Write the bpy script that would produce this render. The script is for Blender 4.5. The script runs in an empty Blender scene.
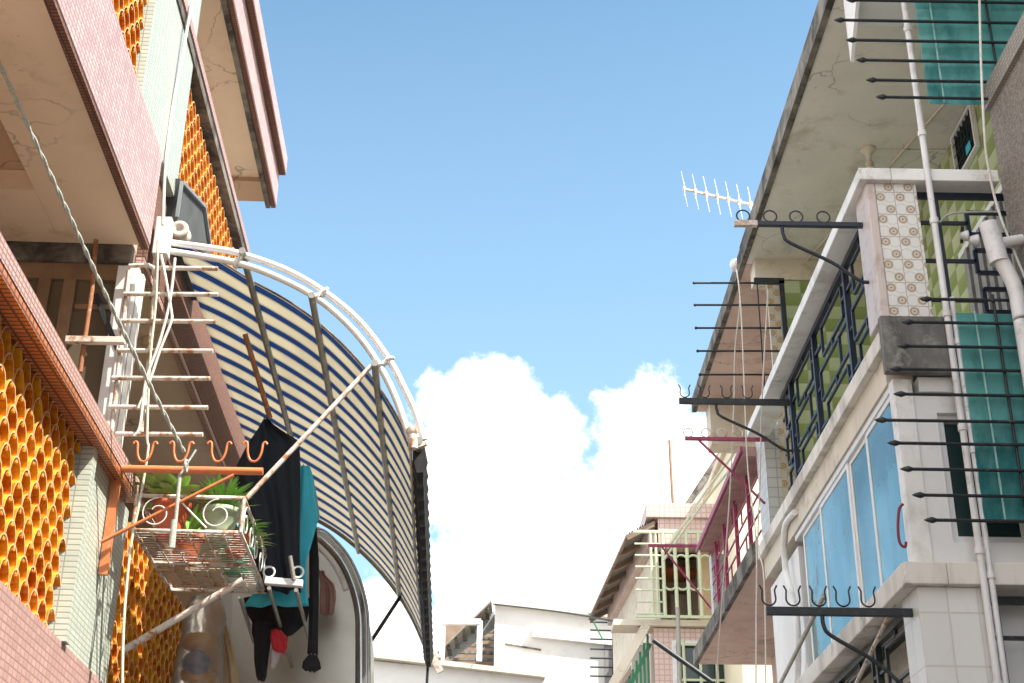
import bpy, bmesh, math, random
from mathutils import Vector, Matrix, noise
random.seed(7)
# ------------------------------------------------------------------ scene, camera model
S = bpy.context.scene
COL = S.collection
EYE = 1.6                     # camera height above the alley floor
FL = 1418.2                   # focal length in pixels
def _n(a): a = Vector(a); a.normalize(); return a
_Y = _n((490-512, 341.5-1025, FL)); _Z = _n((545-512, 341.5+2600, FL)); _Z = _n(_Z - _Z.dot(_Y)*_Y)
_X = -_Y.cross(_Z)            # world axes seen in (right, up, forward)
PHI = math.radians(1.64)      # the left row of houses is turned slightly
FR = 'R'
def frame(f):
    global FR; FR = f
def ray(px, py):
    r = Vector(((px-512)/FL, (341.5-py)/FL, 1))
    w = Vector((r.dot(_X), r.dot(_Y), r.dot(_Z)))
    if FR == 'L':
        c, s = math.cos(PHI), math.sin(PHI)
        w = Vector((c*w.x+s*w.y, -s*w.x+c*w.y, w.z))
    return w
def onx(v, px, py): w = ray(px, py); return w*(v/w.x)
def ony(v, px, py): w = ray(px, py); return w*(v/w.y)
def onz(v, px, py): w = ray(px, py); return w*(v/w.z)
def world(p):
    x, y, z = p
    if FR == 'L':
        c, s = math.cos(PHI), math.sin(PHI)
        x, y = c*x-s*y, s*x+c*y
    return Vector((x, y, z+EYE))

# ------------------------------------------------------------------ object helpers
OFF = {}
def tag(o, label=None, cat=None, group=None, kind=None):
    if label: o['label'] = label
    if cat: o['category'] = cat
    if group: o['group'] = group
    if kind: o['kind'] = kind
    return o
def thing(name, label, cat, loc, group=None):
    o = bpy.data.objects.new(name, None); COL.objects.link(o)
    o.empty_display_size = .1
    o.location = world(loc); OFF[o.name] = Vector(o.location)
    return tag(o, label, cat, group)
class MB:
    def __init__(s): s.v = []; s.f = []; s.sm = []
    def add(s, vs, fs, smooth=False):
        b = len(s.v); s.v += [Vector(v) for v in vs]
        for f in fs: s.f.append([b+i for i in f]); s.sm.append(smooth)
        return s
    def box(s, x0, x1, y0, y1, z0, z1):
        vs = [(x, y, z) for x in (x0, x1) for y in (y0, y1) for z in (z0, z1)]
        return s.add(vs, [(0,1,3,2),(4,6,7,5),(0,4,5,1),(2,3,7,6),(0,2,6,4),(1,5,7,3)])
    def bar(s, a, b, w, h, up=(0,0,1)):
        a, b = Vector(a), Vector(b); d = (b-a).normalized()
        u = Vector(up); sd = d.cross(u)
        if sd.length < 1e-4: sd = d.cross(Vector((1,0,0)))
        sd.normalize(); u = sd.cross(d).normalized()
        vs = []
        for p in (a, b):
            for i, j in ((-1,-1),(1,-1),(1,1),(-1,1)): vs.append(p+sd*i*w/2+u*j*h/2)
        return s.add(vs, [(3,2,1,0),(4,5,6,7),(0,1,5,4),(1,2,6,5),(2,3,7,6),(3,0,4,7)])
    def tube(s, pts, r, n=8, closed=False, cap=True):
        P = [Vector(p) for p in pts]; m = len(P); rs = r if isinstance(r, (list, tuple)) else [r]*m
        vs = []; ref = None
        for i in range(m):
            if closed: t = P[(i+1) % m]-P[i-1]
            else: t = P[min(i+1, m-1)]-P[max(i-1, 0)]
            if t.length < 1e-7: t = Vector((0,0,1))
            t.normalize()
            if ref is None:
                ref = Vector((0,0,1)) if abs(t.z) < .9 else Vector((1,0,0))
            u = (ref-ref.dot(t)*t); u.normalize(); w = t.cross(u); ref = u
            for k in range(n):
                a = 2*math.pi*k/n; vs.append(P[i]+(u*math.cos(a)+w*math.sin(a))*rs[i])
        fs = []
        for i in range(m if closed else m-1):
            j = (i+1) % m
            for k in range(n): fs.append((i*n+k, i*n+(k+1) % n, j*n+(k+1) % n, j*n+k))
        s.add(vs, fs, True)
        if cap and not closed:
            s.add(vs[:n], [tuple(reversed(range(n)))]); s.add(vs[-n:], [tuple(range(n))])
        return s
    def prism(s, poly, ext):
        m = len(poly); P = [Vector(p) for p in poly]; e = Vector(ext)
        s.add(P+[p+e for p in P], [tuple(range(m)), tuple(reversed(range(m, 2*m)))]+[(i, i+m, (i+1) % m+m, (i+1) % m) for i in range(m)])
        return s
    def ball(s, c, r, sx=1, sy=1, sz=1, n=12, m=8):
        vs = []; fs = []
        for i in range(m+1):
            t = math.pi*i/m
            for k in range(n):
                a = 2*math.pi*k/n
                vs.append((c[0]+r*sx*math.sin(t)*math.cos(a), c[1]+r*sy*math.sin(t)*math.sin(a), c[2]+r*sz*math.cos(t)))
        for i in range(m):
            for k in range(n): fs.append((i*n+k, (i+1)*n+k, (i+1)*n+(k+1) % n, i*n+(k+1) % n))
        return s.add(vs, fs, True)
    def lathe(s, c, prof, n=20, axis='z'):
        vs = []; fs = []
        for (r, h) in prof:
            for k in range(n):
                a = 2*math.pi*k/n
                if axis == 'z': vs.append((c[0]+r*math.cos(a), c[1]+r*math.sin(a), c[2]+h))
                elif axis == 'x': vs.append((c[0]+h, c[1]+r*math.cos(a), c[2]+r*math.sin(a)))
                else: vs.append((c[0]+r*math.cos(a), c[1]+h, c[2]+r*math.sin(a)))
        for i in range(len(prof)-1):
            for k in range(n): fs.append((i*n+k, i*n+(k+1) % n, (i+1)*n+(k+1) % n, (i+1)*n+k))
        return s.add(vs, fs, True)
    def ring(s, c, R, r, ax=(0,1,0), n=24, m=6, a0=0, a1=2*math.pi):
        c = Vector(c); ax = Vector(ax).normalized(); u = Vector((0,0,1)) if abs(ax.z) < .9 else Vector((1,0,0)); u = (u-u.dot(ax)*ax).normalized(); w = ax.cross(u)
        full = abs(a1-a0-2*math.pi) < 1e-3
        pts = [c+(u*math.cos(a0+(a1-a0)*i/n)+w*math.sin(a0+(a1-a0)*i/n))*R for i in range(n if full else n+1)]
        return s.tube(pts, r, m, closed=full)
    def build(s, name, m, parent=None, label=None, cat=None, group=None, kind=None, bevel=0, origin=None, recalc=True):
        me = bpy.data.meshes.new(name)
        vs = [world(v) for v in s.v]
        if parent is not None: off = OFF[parent.name]
        else:
            if origin is not None: off = world(origin)
            else:
                off = Vector((sum(v.x for v in vs)/len(vs), sum(v.y for v in vs)/len(vs), min(v.z for v in vs)))
        me.from_pydata([v-off for v in vs], [], s.f); me.update()
        for p, q in zip(me.polygons, s.sm): p.use_smooth = q
        if recalc or bevel:
            bm = bmesh.new(); bm.from_mesh(me)
            if recalc: bmesh.ops.recalc_face_normals(bm, faces=bm.faces)
            if bevel:
                bmesh.ops.bevel(bm, geom=[e for e in bm.edges if not e.smooth or e.calc_face_angle(0) > .6], offset=bevel, segments=2, affect='EDGES', profile=.6)
            bm.to_mesh(me); bm.free()
        me.materials.append(m)
        o = bpy.data.objects.new(name, me); COL.objects.link(o)
        if parent is not None: o.parent = parent; OFF[o.name] = off
        else: o.location = off; OFF[o.name] = off
        if parent is not None and parent.type == 'MESH' and parent.parent is None: pass
        return tag(o, label, cat, group, kind)
def lerp(a, b, t): return a+(b-a)*t
def smooth_path(pts, n=6):
    P = [Vector(p) for p in pts]; out = []
    for i in range(len(P)-1):
        p0 = P[max(i-1, 0)]; p1 = P[i]; p2 = P[i+1]; p3 = P[min(i+2, len(P)-1)]
        for k in range(n):
            t = k/n
            out.append(.5*((2*p1)+(-p0+p2)*t+(2*p0-5*p1+4*p2-p3)*t*t+(-p0+3*p1-3*p2+p3)*t**3))
    out.append(P[-1]); return out

# ------------------------------------------------------------------ materials
class NT:
    def __init__(s, name):
        m = bpy.data.materials.new(name); m.use_nodes = True; s.m = m; s.t = m.node_tree; s.t.nodes.clear()
        s.out = s.n('ShaderNodeOutputMaterial'); s.b = s.n('ShaderNodeBsdfPrincipled'); s.l(s.b.outputs[0], s.out.inputs[0])
    def n(s, ty, **kw):
        x = s.t.nodes.new(ty)
        for k, v in kw.items(): setattr(x, k, v)
        return x
    def l(s, a, b): s.t.links.new(a, b)
    def math(s, op, a, b=None, c=None):
        x = s.n('ShaderNodeMath', operation=op)
        for i, v in enumerate((a, b, c)):
            if v is None: continue
            if isinstance(v, (int, float)): x.inputs[i].default_value = v
            else: s.l(v, x.inputs[i])
        return x.outputs[0]
    def mix(s, f, a, b, mode='MIX'):
        x = s.n('ShaderNodeMix', data_type='RGBA', blend_type=mode)
        for sock, v in ((x.inputs[0], f), (x.inputs[6], a), (x.inputs[7], b)):
            if isinstance(v, (int, float)): sock.default_value = v
            elif isinstance(v, (tuple, list)): sock.default_value = (*v[:3], 1)
            else: s.l(v, sock)
        return x.outputs[2]
    def noise(s, scale, detail=5, rough=.6, vec=None, dist=0):
        x = s.n('ShaderNodeTexNoise'); x.inputs['Scale'].default_value = scale; x.inputs['Detail'].default_value = detail
        x.inputs['Roughness'].default_value = rough; x.inputs['Distortion'].default_value = dist
        s.l(vec if vec is not None else s.pos(), x.inputs['Vector']); return x.outputs[0]
    def pos(s):
        if not hasattr(s, '_p'): s._p = s.n('ShaderNodeNewGeometry')
        return s._p.outputs['Position']
    def ramp(s, f, lo, hi):
        x = s.n('ShaderNodeMapRange'); x.inputs[1].default_value = lo; x.inputs[2].default_value = hi; s.l(f, x.inputs[0]); return x.outputs[0]
    def uv(s):
        """wall coordinates in metres, chosen from the facing of the surface"""
        s.pos(); g = s._p
        sp = s.n('ShaderNodeSeparateXYZ'); s.l(g.outputs['Position'], sp.inputs[0])
        sn = s.n('ShaderNodeSeparateXYZ'); s.l(g.outputs['True Normal'], sn.inputs[0])
        nx = s.math('GREATER_THAN', s.math('ABSOLUTE', sn.outputs[0]), .6)
        nz = s.math('GREATER_THAN', s.math('ABSOLUTE', sn.outputs[2]), .7)
        u = s.math('ADD', s.math('MULTIPLY', sp.outputs[0], s.math('SUBTRACT', 1, nx)), s.math('MULTIPLY', sp.outputs[1], nx))
        v = s.math('ADD', s.math('MULTIPLY', sp.outputs[2], s.math('SUBTRACT', 1, nz)), s.math('MULTIPLY', sp.outputs[1], nz))
        return u, v
    def comb(s, a, b, c=0):
        x = s.n('ShaderNodeCombineXYZ')
        for i, v in enumerate((a, b, c)):
            if isinstance(v, (int, float)): x.inputs[i].default_value = v
            else: s.l(v, x.inputs[i])
        return x.outputs[0]
    def bump(s, h, strength=.3, dist=.01):
        x = s.n('ShaderNodeBump'); x.inputs['Strength'].default_value = strength; x.inputs['Distance'].default_value = dist
        s.l(h, x.inputs['Height']); s.l(x.outputs[0], s.b.inputs['Normal'])
    def col(s, c):
        if isinstance(c, (tuple, list)): s.b.inputs['Base Color'].default_value = (*c[:3], 1)
        else: s.l(c, s.b.inputs['Base Color'])
    def set(s, **kw):
        for k, v in kw.items(): s.b.inputs[k.replace('_', ' ')].default_value = v
MATS = {}
def plain(name, c, c2=None, rough=.6, sc=6, lo=.4, hi=.7, metal=0, bump=.15, spec=.5, streak=False, c3=None, fine=None, bd=.004, crack=None):
    k = NT(name); base = c
    if c2 is not None:
        vec = None
        if streak:
            mp = k.n('ShaderNodeMapping'); mp.inputs['Scale'].default_value = (1, 1, .22); k.l(k.pos(), mp.inputs[0]); vec = mp.outputs[0]
        f = k.ramp(k.noise(sc, 7, .65, vec, .4), lo, hi)
        base = k.mix(f, c, c2)
    if c3 is not None:
        f3 = k.math('MULTIPLY', k.ramp(k.noise(sc*2.3, 7, .7, None, .15), .52, .68), k.ramp(k.noise(max(.8, sc*.5), 2, .5), .45, .62))
        base = k.mix(f3, base, c3)
    if crack:
        wv = k.n('ShaderNodeTexNoise'); wv.inputs['Scale'].default_value = 2.2; wv.inputs['Detail'].default_value = 6; k.l(k.pos(), wv.inputs['Vector'])
        ad = k.n('ShaderNodeVectorMath', operation='MULTIPLY_ADD'); k.l(wv.outputs['Color'], ad.inputs[0]); ad.inputs[1].default_value = (.7, .7, .7); k.l(k.pos(), ad.inputs[2])
        vo = k.n('ShaderNodeTexVoronoi', feature='DISTANCE_TO_EDGE'); vo.inputs['Scale'].default_value = .9; k.l(ad.outputs[0], vo.inputs['Vector'])
        msk = k.ramp(k.noise(1.1, 3, .5), .48, .60)
        base = k.mix(k.math('MULTIPLY', k.math('MULTIPLY', k.math('LESS_THAN', vo.outputs['Distance'], .007), msk), .75), base, tuple(x*.45 for x in c))
        pl = k.math('MULTIPLY', k.math('GREATER_THAN', k.noise(4.5, 8, .7), .64), k.ramp(k.noise(.9, 2, .5), .42, .6))
        base = k.mix(k.math('MULTIPLY', pl, .7), base, tuple(x*.62 for x in c))
    k.col(base); k.set(Roughness=rough, Metallic=metal); k.b.inputs['Specular IOR Level'].default_value = spec
    if bump: k.bump(k.noise(fine or sc*8, 4, .6), bump, bd)
    MATS[name] = k.m; return k.m
def mosaic(name, c1, c2, mortar, w, h, m=.18, rough=.45, stain=None, ssc=2.5, lo=.45, hi=.75, bias=0, swap=False):
    k = NT(name); u, v = k.uv()
    b = k.n('ShaderNodeTexBrick', offset=0.0, squash=1.0); b.inputs['Scale'].default_value = 1
    b.inputs['Brick Width'].default_value = w; b.inputs['Row Height'].default_value = h; b.inputs['Mortar Size'].default_value = m*h; b.inputs['Bias'].default_value = bias
    b.inputs['Mortar Smooth'].default_value = .3
    b.inputs['Color1'].default_value = (*c1, 1); b.inputs['Color2'].default_value = (*c2, 1); b.inputs['Mortar'].default_value = (*mortar, 1)
    k.l(k.comb(u, v), b.inputs['Vector'])
    c = b.outputs[0]
    if stain:
        mp = k.n('ShaderNodeMapping'); mp.inputs['Scale'].default_value = (1, 1, .5); k.l(k.pos(), mp.inputs[0])
        c = k.mix(k.ramp(k.noise(ssc, 8, .7, mp.outputs[0], .5), lo, hi), c, stain)
    k.col(c); k.set(Roughness=rough)
    k.bump(k.math('SUBTRACT', 1, b.outputs['Fac']), .5, .003)
    MATS[name] = k.m; return k.m

white_paint = plain('white_paint', (.82,.82,.81), (.58,.56,.53), .5, 4, .48, .75, c3=(.42,.38,.33))
white_metal = plain('white_metal', (.78,.78,.77), (.55,.5,.45), .35, 9, .55, .8, bump=.05)
cream_plaster = plain('cream_plaster', (.72,.65,.54), (.6,.53,.43), .85, 1.6, .35, .75, c3=(.42,.36,.28), bump=.3, fine=30, crack=True)
soffit_grey = plain('soffit_grey', (.80,.77,.72), (.68,.65,.60), .9, 1.1, .35, .7, c3=(.50,.46,.39), bump=.35, fine=26, crack=True)
soffit_pink = plain('soffit_pink', (.68,.52,.46), (.54,.41,.36), .9, 1.5, .35, .7, c3=(.40,.30,.26), bump=.35, fine=26, crack=True)
soffit_tan = plain('soffit_tan', (.86,.70,.54), (.76,.60,.45), .9, 1.4, .35, .75, c3=(.58,.42,.27), bump=.25, fine=24, crack=True)
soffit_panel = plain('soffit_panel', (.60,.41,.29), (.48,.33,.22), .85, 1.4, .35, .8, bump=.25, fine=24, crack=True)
stained_edge = plain('stained_edge', (.24,.22,.19), (.05,.045,.04), .9, 3.5, .38, .6, bump=.6, fine=40, bd=.01)
grey_concrete = plain('grey_concrete', (.20,.195,.185), (.085,.085,.08), .85, 4, .35, .62, streak=True, c3=(.30,.29,.27), bump=.4)
white_ledge = plain('white_ledge', (.74,.71,.66), (.40,.37,.33), .75, 2.6, .45, .68, streak=True, c3=(.20,.18,.15), bump=.4)
white_wall = plain('white_wall', (.80,.80,.80), (.68,.68,.68), .6, 2, .4, .8, c3=(.64,.62,.59), bump=.12)
old_wall = plain('old_wall', (.72,.66,.56), (.54,.48,.40), .8, 2.5, .4, .75, streak=True, c3=(.33,.28,.22), bump=.3)
dark_iron = plain('dark_iron', (.010,.016,.022), (.03,.035,.038), .5, 14, .5, .8, bump=.2, c3=(.10,.07,.05))
blue_iron = plain('blue_iron', (.008,.014,.034), (.02,.03,.05), .45, 14, .55, .8, bump=.1)
pink_iron = plain('pink_iron', (.30,.035,.10), (.42,.10,.16), .5, 12, .45, .75, bump=.15)
pale_green_iron = plain('pale_green_iron', (.56,.61,.43), (.42,.46,.30), .5, 10, .5, .8, bump=.1)
green_iron = plain('green_iron', (.03,.25,.12), (.05,.18,.10), .5, 10, .5, .8, bump=.1)
rusty_white = plain('rusty_white', (.66,.60,.54), (.36,.16,.07), .65, 17, .5, .62, bump=.3, c3=(.5,.33,.22))
rust = plain('rust', (.34,.13,.05), (.22,.10,.05), .75, 20, .4, .7, bump=.4, c3=(.5,.36,.26))
orange_paint = plain('orange_paint', (.62,.20,.07), (.45,.14,.06), .45, 14, .5, .8, c3=(.55,.33,.22), bump=.15)
grey_steel = plain('grey_steel', (.33,.32,.29), (.22,.20,.17), .45, 15, .45, .75, metal=.4, bump=.1)
rope_grey = plain('rope_grey', (.52,.56,.50), (.32,.35,.32), .8, 120, .4, .6, bump=.5)
rope_white = plain('rope_white', (.75,.73,.68), (.6,.56,.5), .7, 40, .4, .7, bump=.1)
rope_pale = plain('rope_pale', (.62,.65,.50), (.5,.5,.38), .7, 40, .4, .7, bump=.1)
pvc = plain('pvc', (.74,.74,.75), (.56,.56,.56), .4, 5, .45, .8, c3=(.36,.33,.29), bump=.05)
room_dark = plain('room_dark', (.06,.05,.045), (.04,.035,.03), .8, 2)
paving = plain('pale_paving', (.50,.48,.44), (.38,.36,.33), .9, 1.5, .4, .7)
asphalt = plain('asphalt', (.05,.05,.05), (.07,.068,.065), .9, 4)
pebble = plain('pebble_dash', (.40,.35,.31), (.19,.165,.145), .9, 38, .35, .65, c3=(.30,.26,.22), bump=1, fine=55, bd=.03)
brown_wood = plain('brown_wood', (.30,.19,.11), (.20,.12,.07), .6, 5, .4, .7, bump=.2)
alu_frame = plain('alu_frame', (.78,.77,.77), (.64,.62,.60), .35, 6, .5, .8, bump=.03)
grey_blind = plain('grey_blind', (.26,.25,.24), (.17,.165,.16), .6, 8, .4, .7)
hood_steel = plain('hood_steel', (.52,.50,.45), (.40,.38,.33), .38, 2.2, .35, .75, metal=.75, bump=.06, fine=5, bd=.03)
hood_rim = plain('hood_rim', (.50,.53,.55), (.38,.41,.44), .22, 3, .4, .7, metal=.8, bump=.03)
terracotta = plain('terracotta', (.58,.13,.05), (.45,.11,.05), .55, 10, .4, .7, bump=.1)
celadon = plain('celadon', (.36,.44,.30), (.28,.35,.22), .35, 10, .4, .7, bump=.1)
leaf_broad = plain('leaf_broad', (.22,.38,.09), (.36,.48,.16), .4, 18, .35, .65, bump=.1)
leaf_thin = plain('leaf_thin', (.14,.36,.05), (.26,.48,.10), .4, 18, .35, .65, bump=.1)
navy_cloth = plain('navy_cloth', (.006,.011,.02), (.010,.016,.028), .85, 12, .4, .7, bump=.3, fine=240)
teal_cloth = plain('teal_cloth', (.05,.46,.60), (.06,.54,.66), .8, 9, .4, .7, bump=.2, fine=200)
black_cloth = plain('black_cloth', (.010,.010,.013), (.017,.017,.02), .85, 12, .4, .7, bump=.3, fine=200)
red_cloth = plain('red_cloth', (.60,.03,.05), (.7,.06,.08), .75, 12, .4, .7, bump=.3, fine=200)
pale_cloth = plain('pale_cloth', (.62,.58,.62), (.52,.48,.52), .8, 12, .4, .7, bump=.3, fine=200)
peach_cloth = plain('peach_cloth', (.72,.42,.32), (.55,.30,.24), .8, 12, .4, .7, bump=.3, fine=200)
valance_cloth = plain('valance_cloth', (.012,.014,.018), (.035,.036,.036), .8, 22, .45, .7, bump=.5, fine=60)
black_rubber = plain('black_rubber', (.02,.02,.02), None, .6)
bright_wall = plain('bright_wall', (.80,.78,.74), (.70,.67,.62), .7, .7, .4, .8, c3=(.62,.59,.54), bump=.1)
far_grey = plain('far_grey', (.38,.40,.40), (.28,.30,.30), .8, 1.2, .4, .7, streak=True)
roof_sheet = plain('roof_sheet', (.30,.27,.23), (.20,.18,.15), .75, 2.2, .4, .7, c3=(.36,.33,.29), bump=.1)
far_tile_roof = plain('far_tile_roof', (.30,.21,.15), (.20,.14,.10), .85, 3, .4, .7)
toy_yellow = plain('toy_yellow', (.75,.38,.04), (.55,.22,.03), .4, 20, .4, .7)
toy_blue = plain('toy_blue', (.05,.10,.25), (.25,.3,.4), .4, 20, .4, .7)
curtain_tan = plain('curtain_tan', (.60,.45,.27), (.46,.33,.19), .8, 6, .4, .7, streak=True)
marble_pink = plain('marble_pink', (.60,.52,.49), (.46,.37,.34), .4, 9, .5, .62, c3=(.5,.42,.4), bump=.05)

pink_mosaic = mosaic('pink_mosaic', (.76,.52,.48), (.54,.35,.34), (.38,.26,.25), .06, .03, .2, .4, stain=(.30,.21,.22), lo=.52, hi=.95)
cap_mosaic = mosaic('cap_mosaic', (.68,.45,.40), (.58,.37,.33), (.30,.17,.15), .045, .024, .22, .4)
base_mosaic = mosaic('base_mosaic', (.52,.33,.30), (.42,.26,.24), (.34,.21,.19), .06, .034, .16, .5, stain=(.36,.20,.18), lo=.5, hi=.9)
brown_mosaic = mosaic('brown_mosaic', (.26,.12,.08), (.20,.09,.06), (.09,.05,.04), .045, .024, .2, .85, stain=(.08,.05,.04), lo=.6, hi=1)
green_mosaic = mosaic('green_mosaic', (.56,.61,.53), (.48,.54,.47), (.32,.35,.31), .07, .027, .14, .35, stain=(.28,.31,.26), lo=.58, hi=.95)
block_tile = mosaic('block_tile', (.76,.76,.75), (.70,.70,.69), (.62,.60,.57), .18, .32, .02, .4, stain=(.48,.47,.44), lo=.5, hi=.9)
white_mosaic = mosaic('white_mosaic', (.58,.58,.57), (.52,.52,.52), (.36,.36,.36), .1, .1, .06, .45)
far_pink_tile = mosaic('far_pink_tile', (.72,.54,.49), (.66,.48,.44), (.50,.36,.33), .10, .10, .12, .5)

def checker_tile():
    k = NT('green_wall_tile'); u, v = k.uv()
    tw, th = .22, .145
    a = k.math('DIVIDE', u, tw); b = k.math('DIVIDE', v, th)
    fa = k.math('FLOOR', a); fb = k.math('FLOOR', b)
    ra = k.math('FRACT', a); rb = k.math('FRACT', b)
    par = k.math('MODULO', k.math('ABSOLUTE', k.math('ADD', fa, fb)), 2)
    wn = k.n('ShaderNodeTexWhiteNoise', noise_dimensions='3D'); k.l(k.comb(fa, fb), wn.inputs['Vector'])
    g = k.math('ADD', k.math('MULTIPLY', rb, .45), k.math('MULTIPLY', ra, .25))
    dark = k.mix(g, (.20,.26,.07), (.34,.41,.16)); light = k.mix(g, (.44,.50,.28), (.60,.63,.44))
    c = k.mix(par, dark, light); c = k.mix(k.math('MULTIPLY', wn.outputs[0], .35), c, (.28,.38,.14))
    edge = k.math('MINIMUM', k.math('MINIMUM', ra, k.math('SUBTRACT', 1, ra)), k.math('MINIMUM', rb, k.math('SUBTRACT', 1, rb)))
    e = k.math('LESS_THAN', edge, .022)
    k.col(k.mix(e, c, (.30,.33,.2))); k.set(Roughness=.25); k.bump(k.math('SUBTRACT', 1, e), .3, .004)
    return k.m
green_tile = checker_tile()

def motif_tile(name, tw, th, base, ring, off=(0, 0)):
    k = NT(name); u, v = k.uv()
    a = k.math('DIVIDE', k.math('ADD', u, off[0]), tw); b = k.math('DIVIDE', k.math('ADD', v, off[1]), th)
    ra = k.math('FRACT', a); rb = k.math('FRACT', b)
    def dist(cx, cy):
        dx = k.math('MULTIPLY', k.math('SUBTRACT', ra, cx), tw); dy = k.math('MULTIPLY', k.math('SUBTRACT', rb, cy), th)
        return k.math('SQRT', k.math('ADD', k.math('MULTIPLY', dx, dx), k.math('MULTIPLY', dy, dy)))
    d = k.math('MINIMUM', dist(.28, .78), dist(.74, .24))
    def band(d, c, w): return k.math('LESS_THAN', k.math('ABSOLUTE', k.math('SUBTRACT', d, c)), w)
    c = k.mix(k.ramp(k.noise(5, 5, .6), .4, .8), base, tuple(x*.86 for x in base))
    big = k.math('MINIMUM', dist(.74, .78), dist(.28, .24))
    c = k.mix(k.math('MULTIPLY', band(big, tw*.30, .0035), .4), c, (.40,.36,.27))
    c = k.mix(k.math('MULTIPLY', band(d, tw*.24, .0035), .35), c, (.40,.34,.22))
    c = k.mix(k.math('MULTIPLY', k.math('LESS_THAN', d, tw*.19), .5), c, ring)
    c = k.mix(band(d, tw*.185, .005), c, tuple(x*.8 for x in ring))
    c = k.mix(k.math('LESS_THAN', d, tw*.05), c, tuple(x*.6 for x in ring))
    edge = k.math('MINIMUM', k.math('MULTIPLY', k.math('MINIMUM', ra, k.math('SUBTRACT', 1, ra)), tw), k.math('MULTIPLY', k.math('MINIMUM', rb, k.math('SUBTRACT', 1, rb)), th))
    e = k.math('LESS_THAN', edge, .0025)
    k.col(k.mix(e, c, (.36,.34,.30))); k.set(Roughness=.3); k.bump(k.math('SUBTRACT', 1, e), .3, .003)
    return k.m
flower_tile = motif_tile('flower_tile', .135, .175, (.74,.74,.72), (.46,.34,.22), (.02, .06))
flower_tile_far = motif_tile('flower_tile_far', .14, .18, (.60,.53,.42), (.48,.28,.08))

def glazed():
    k = NT('amber_glaze')
    n = k.noise(9, 4, .6); c = k.mix(k.ramp(n, .42, .60), (.86,.38,.022), (.56,.14,.010))
    k.col(c); k.set(Roughness=.22); k.b.inputs['Coat Weight'].default_value = .5; k.b.inputs['Coat Roughness'].default_value = .1
    k.bump(k.noise(60, 3, .5), .15, .003); return k.m
amber = glazed()

def awning_mat():
    k = NT('striped_canvas')
    # stripes run over the hoops: they depend only on the way along the awning (its own uv map)
    uvn = k.n('ShaderNodeUVMap'); uvn.uv_map = 'UVMap'
    sp = k.n('ShaderNodeSeparateXYZ'); k.l(uvn.outputs[0], sp.inputs[0])
    f = k.math('FRACT', k.math('DIVIDE', sp.outputs[1], .268))
    def inb(a, b): return k.math('MULTIPLY', k.math('GREATER_THAN', f, a), k.math('LESS_THAN', f, b))
    cream = k.mix(k.ramp(k.noise(3, 5, .6), .4, .8), (.70,.67,.57), (.60,.57,.48))
    c = k.mix(inb(.08, .42), cream, (.020,.105,.30))
    c = k.mix(inb(.185, .215), c, (.16,.26,.38)); c = k.mix(inb(.285, .315), c, (.16,.26,.38))
    c = k.mix(inb(.46, .485), c, (.12,.17,.22)); c = k.mix(inb(.015, .04), c, (.12,.17,.22))
    k.col(c); k.set(Roughness=.8)
    tr = k.n('ShaderNodeBsdfTranslucent'); k.l(c, tr.inputs[0])
    ms = k.n('ShaderNodeMixShader'); ms.inputs[0].default_value = .56
    k.l(k.b.outputs[0], ms.inputs[1]); k.l(tr.outputs[0], ms.inputs[2]); k.l(ms.outputs[0], k.out.inputs[0])
    k.bump(k.noise(300, 2, .5), .2, .001)
    return k.m
canvas = awning_mat()

def glass_mat(name, c, rough=.04, metal=.55, ior=1.6):
    k = NT(name); k.col(k.mix(k.ramp(k.noise(1.1, 3, .5), .3, .8), c, tuple(x*.7 for x in c)))
    k.set(Roughness=rough, Metallic=metal, IOR=ior); k.bump(k.noise(1.3, 2, .5), .12, .02); return k.m
def blue_mat():
    k = NT('blue_glass'); k.col(k.mix(k.ramp(k.noise(1.4, 5, .6), .35, .7), (.84,.88,.86), (.62,.70,.70))); k.set(Roughness=.04, Metallic=.9); k.bump(k.noise(2.2, 3, .5), .3, .03)
    tr = k.n('ShaderNodeBsdfTransparent'); tr.inputs[0].default_value = (.55,.8,.85,1); ms = k.n('ShaderNodeMixShader'); k.l(k.math('MULTIPLY_ADD', k.ramp(k.noise(.9, 3, .5), .3, .7), .25, .48), ms.inputs[0])
    k.l(k.b.outputs[0], ms.inputs[1]); k.l(tr.outputs[0], ms.inputs[2]); k.l(ms.outputs[0], k.out.inputs[0]); return k.m
blue_glass = blue_mat()
dark_glass = glass_mat('dark_glass', (.03,.06,.06), .08, .1, 1.5)
brown_glass = glass_mat('brown_glass', (.17,.14,.10), .15, .2, 1.5)
def teal_mat():
    k = NT('teal_sheet'); mp = k.n('ShaderNodeMapping'); mp.inputs['Scale'].default_value = (1, 1, .3); k.l(k.pos(), mp.inputs[0])
    c = k.mix(k.ramp(k.noise(3, 6, .65, mp.outputs[0]), .42, .60), (.20,.56,.55), (.05,.28,.30))
    c = k.mix(k.ramp(k.noise(9, 8, .8), .62, .72), c, (.34,.58,.57)); k.col(c); k.set(Roughness=.14)
    tr = k.n('ShaderNodeBsdfTranslucent'); k.l(c, tr.inputs[0]); ms = k.n('ShaderNodeMixShader'); ms.inputs[0].default_value = .5
    k.l(k.b.outputs[0], ms.inputs[1]); k.l(tr.outputs[0], ms.inputs[2]); k.l(ms.outputs[0], k.out.inputs[0])
    k.bump(k.noise(5, 4, .6), .6, .03); return k.m
teal = teal_mat()
def clear_mat():
    k = NT('clear_plastic'); k.col((.8,.75,.68)); k.set(Roughness=.12, IOR=1.4); k.b.inputs['Transmission Weight'].default_value = .8
    k.bump(k.noise(8, 4, .6), .8, .03); return k.m
clear = clear_mat()
corr_mat = plain('corrugated_sheet', (.33,.31,.28), (.22,.20,.18), .7, 1.5, .35, .7, c3=(.18,.13,.10), bump=.1)
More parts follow.
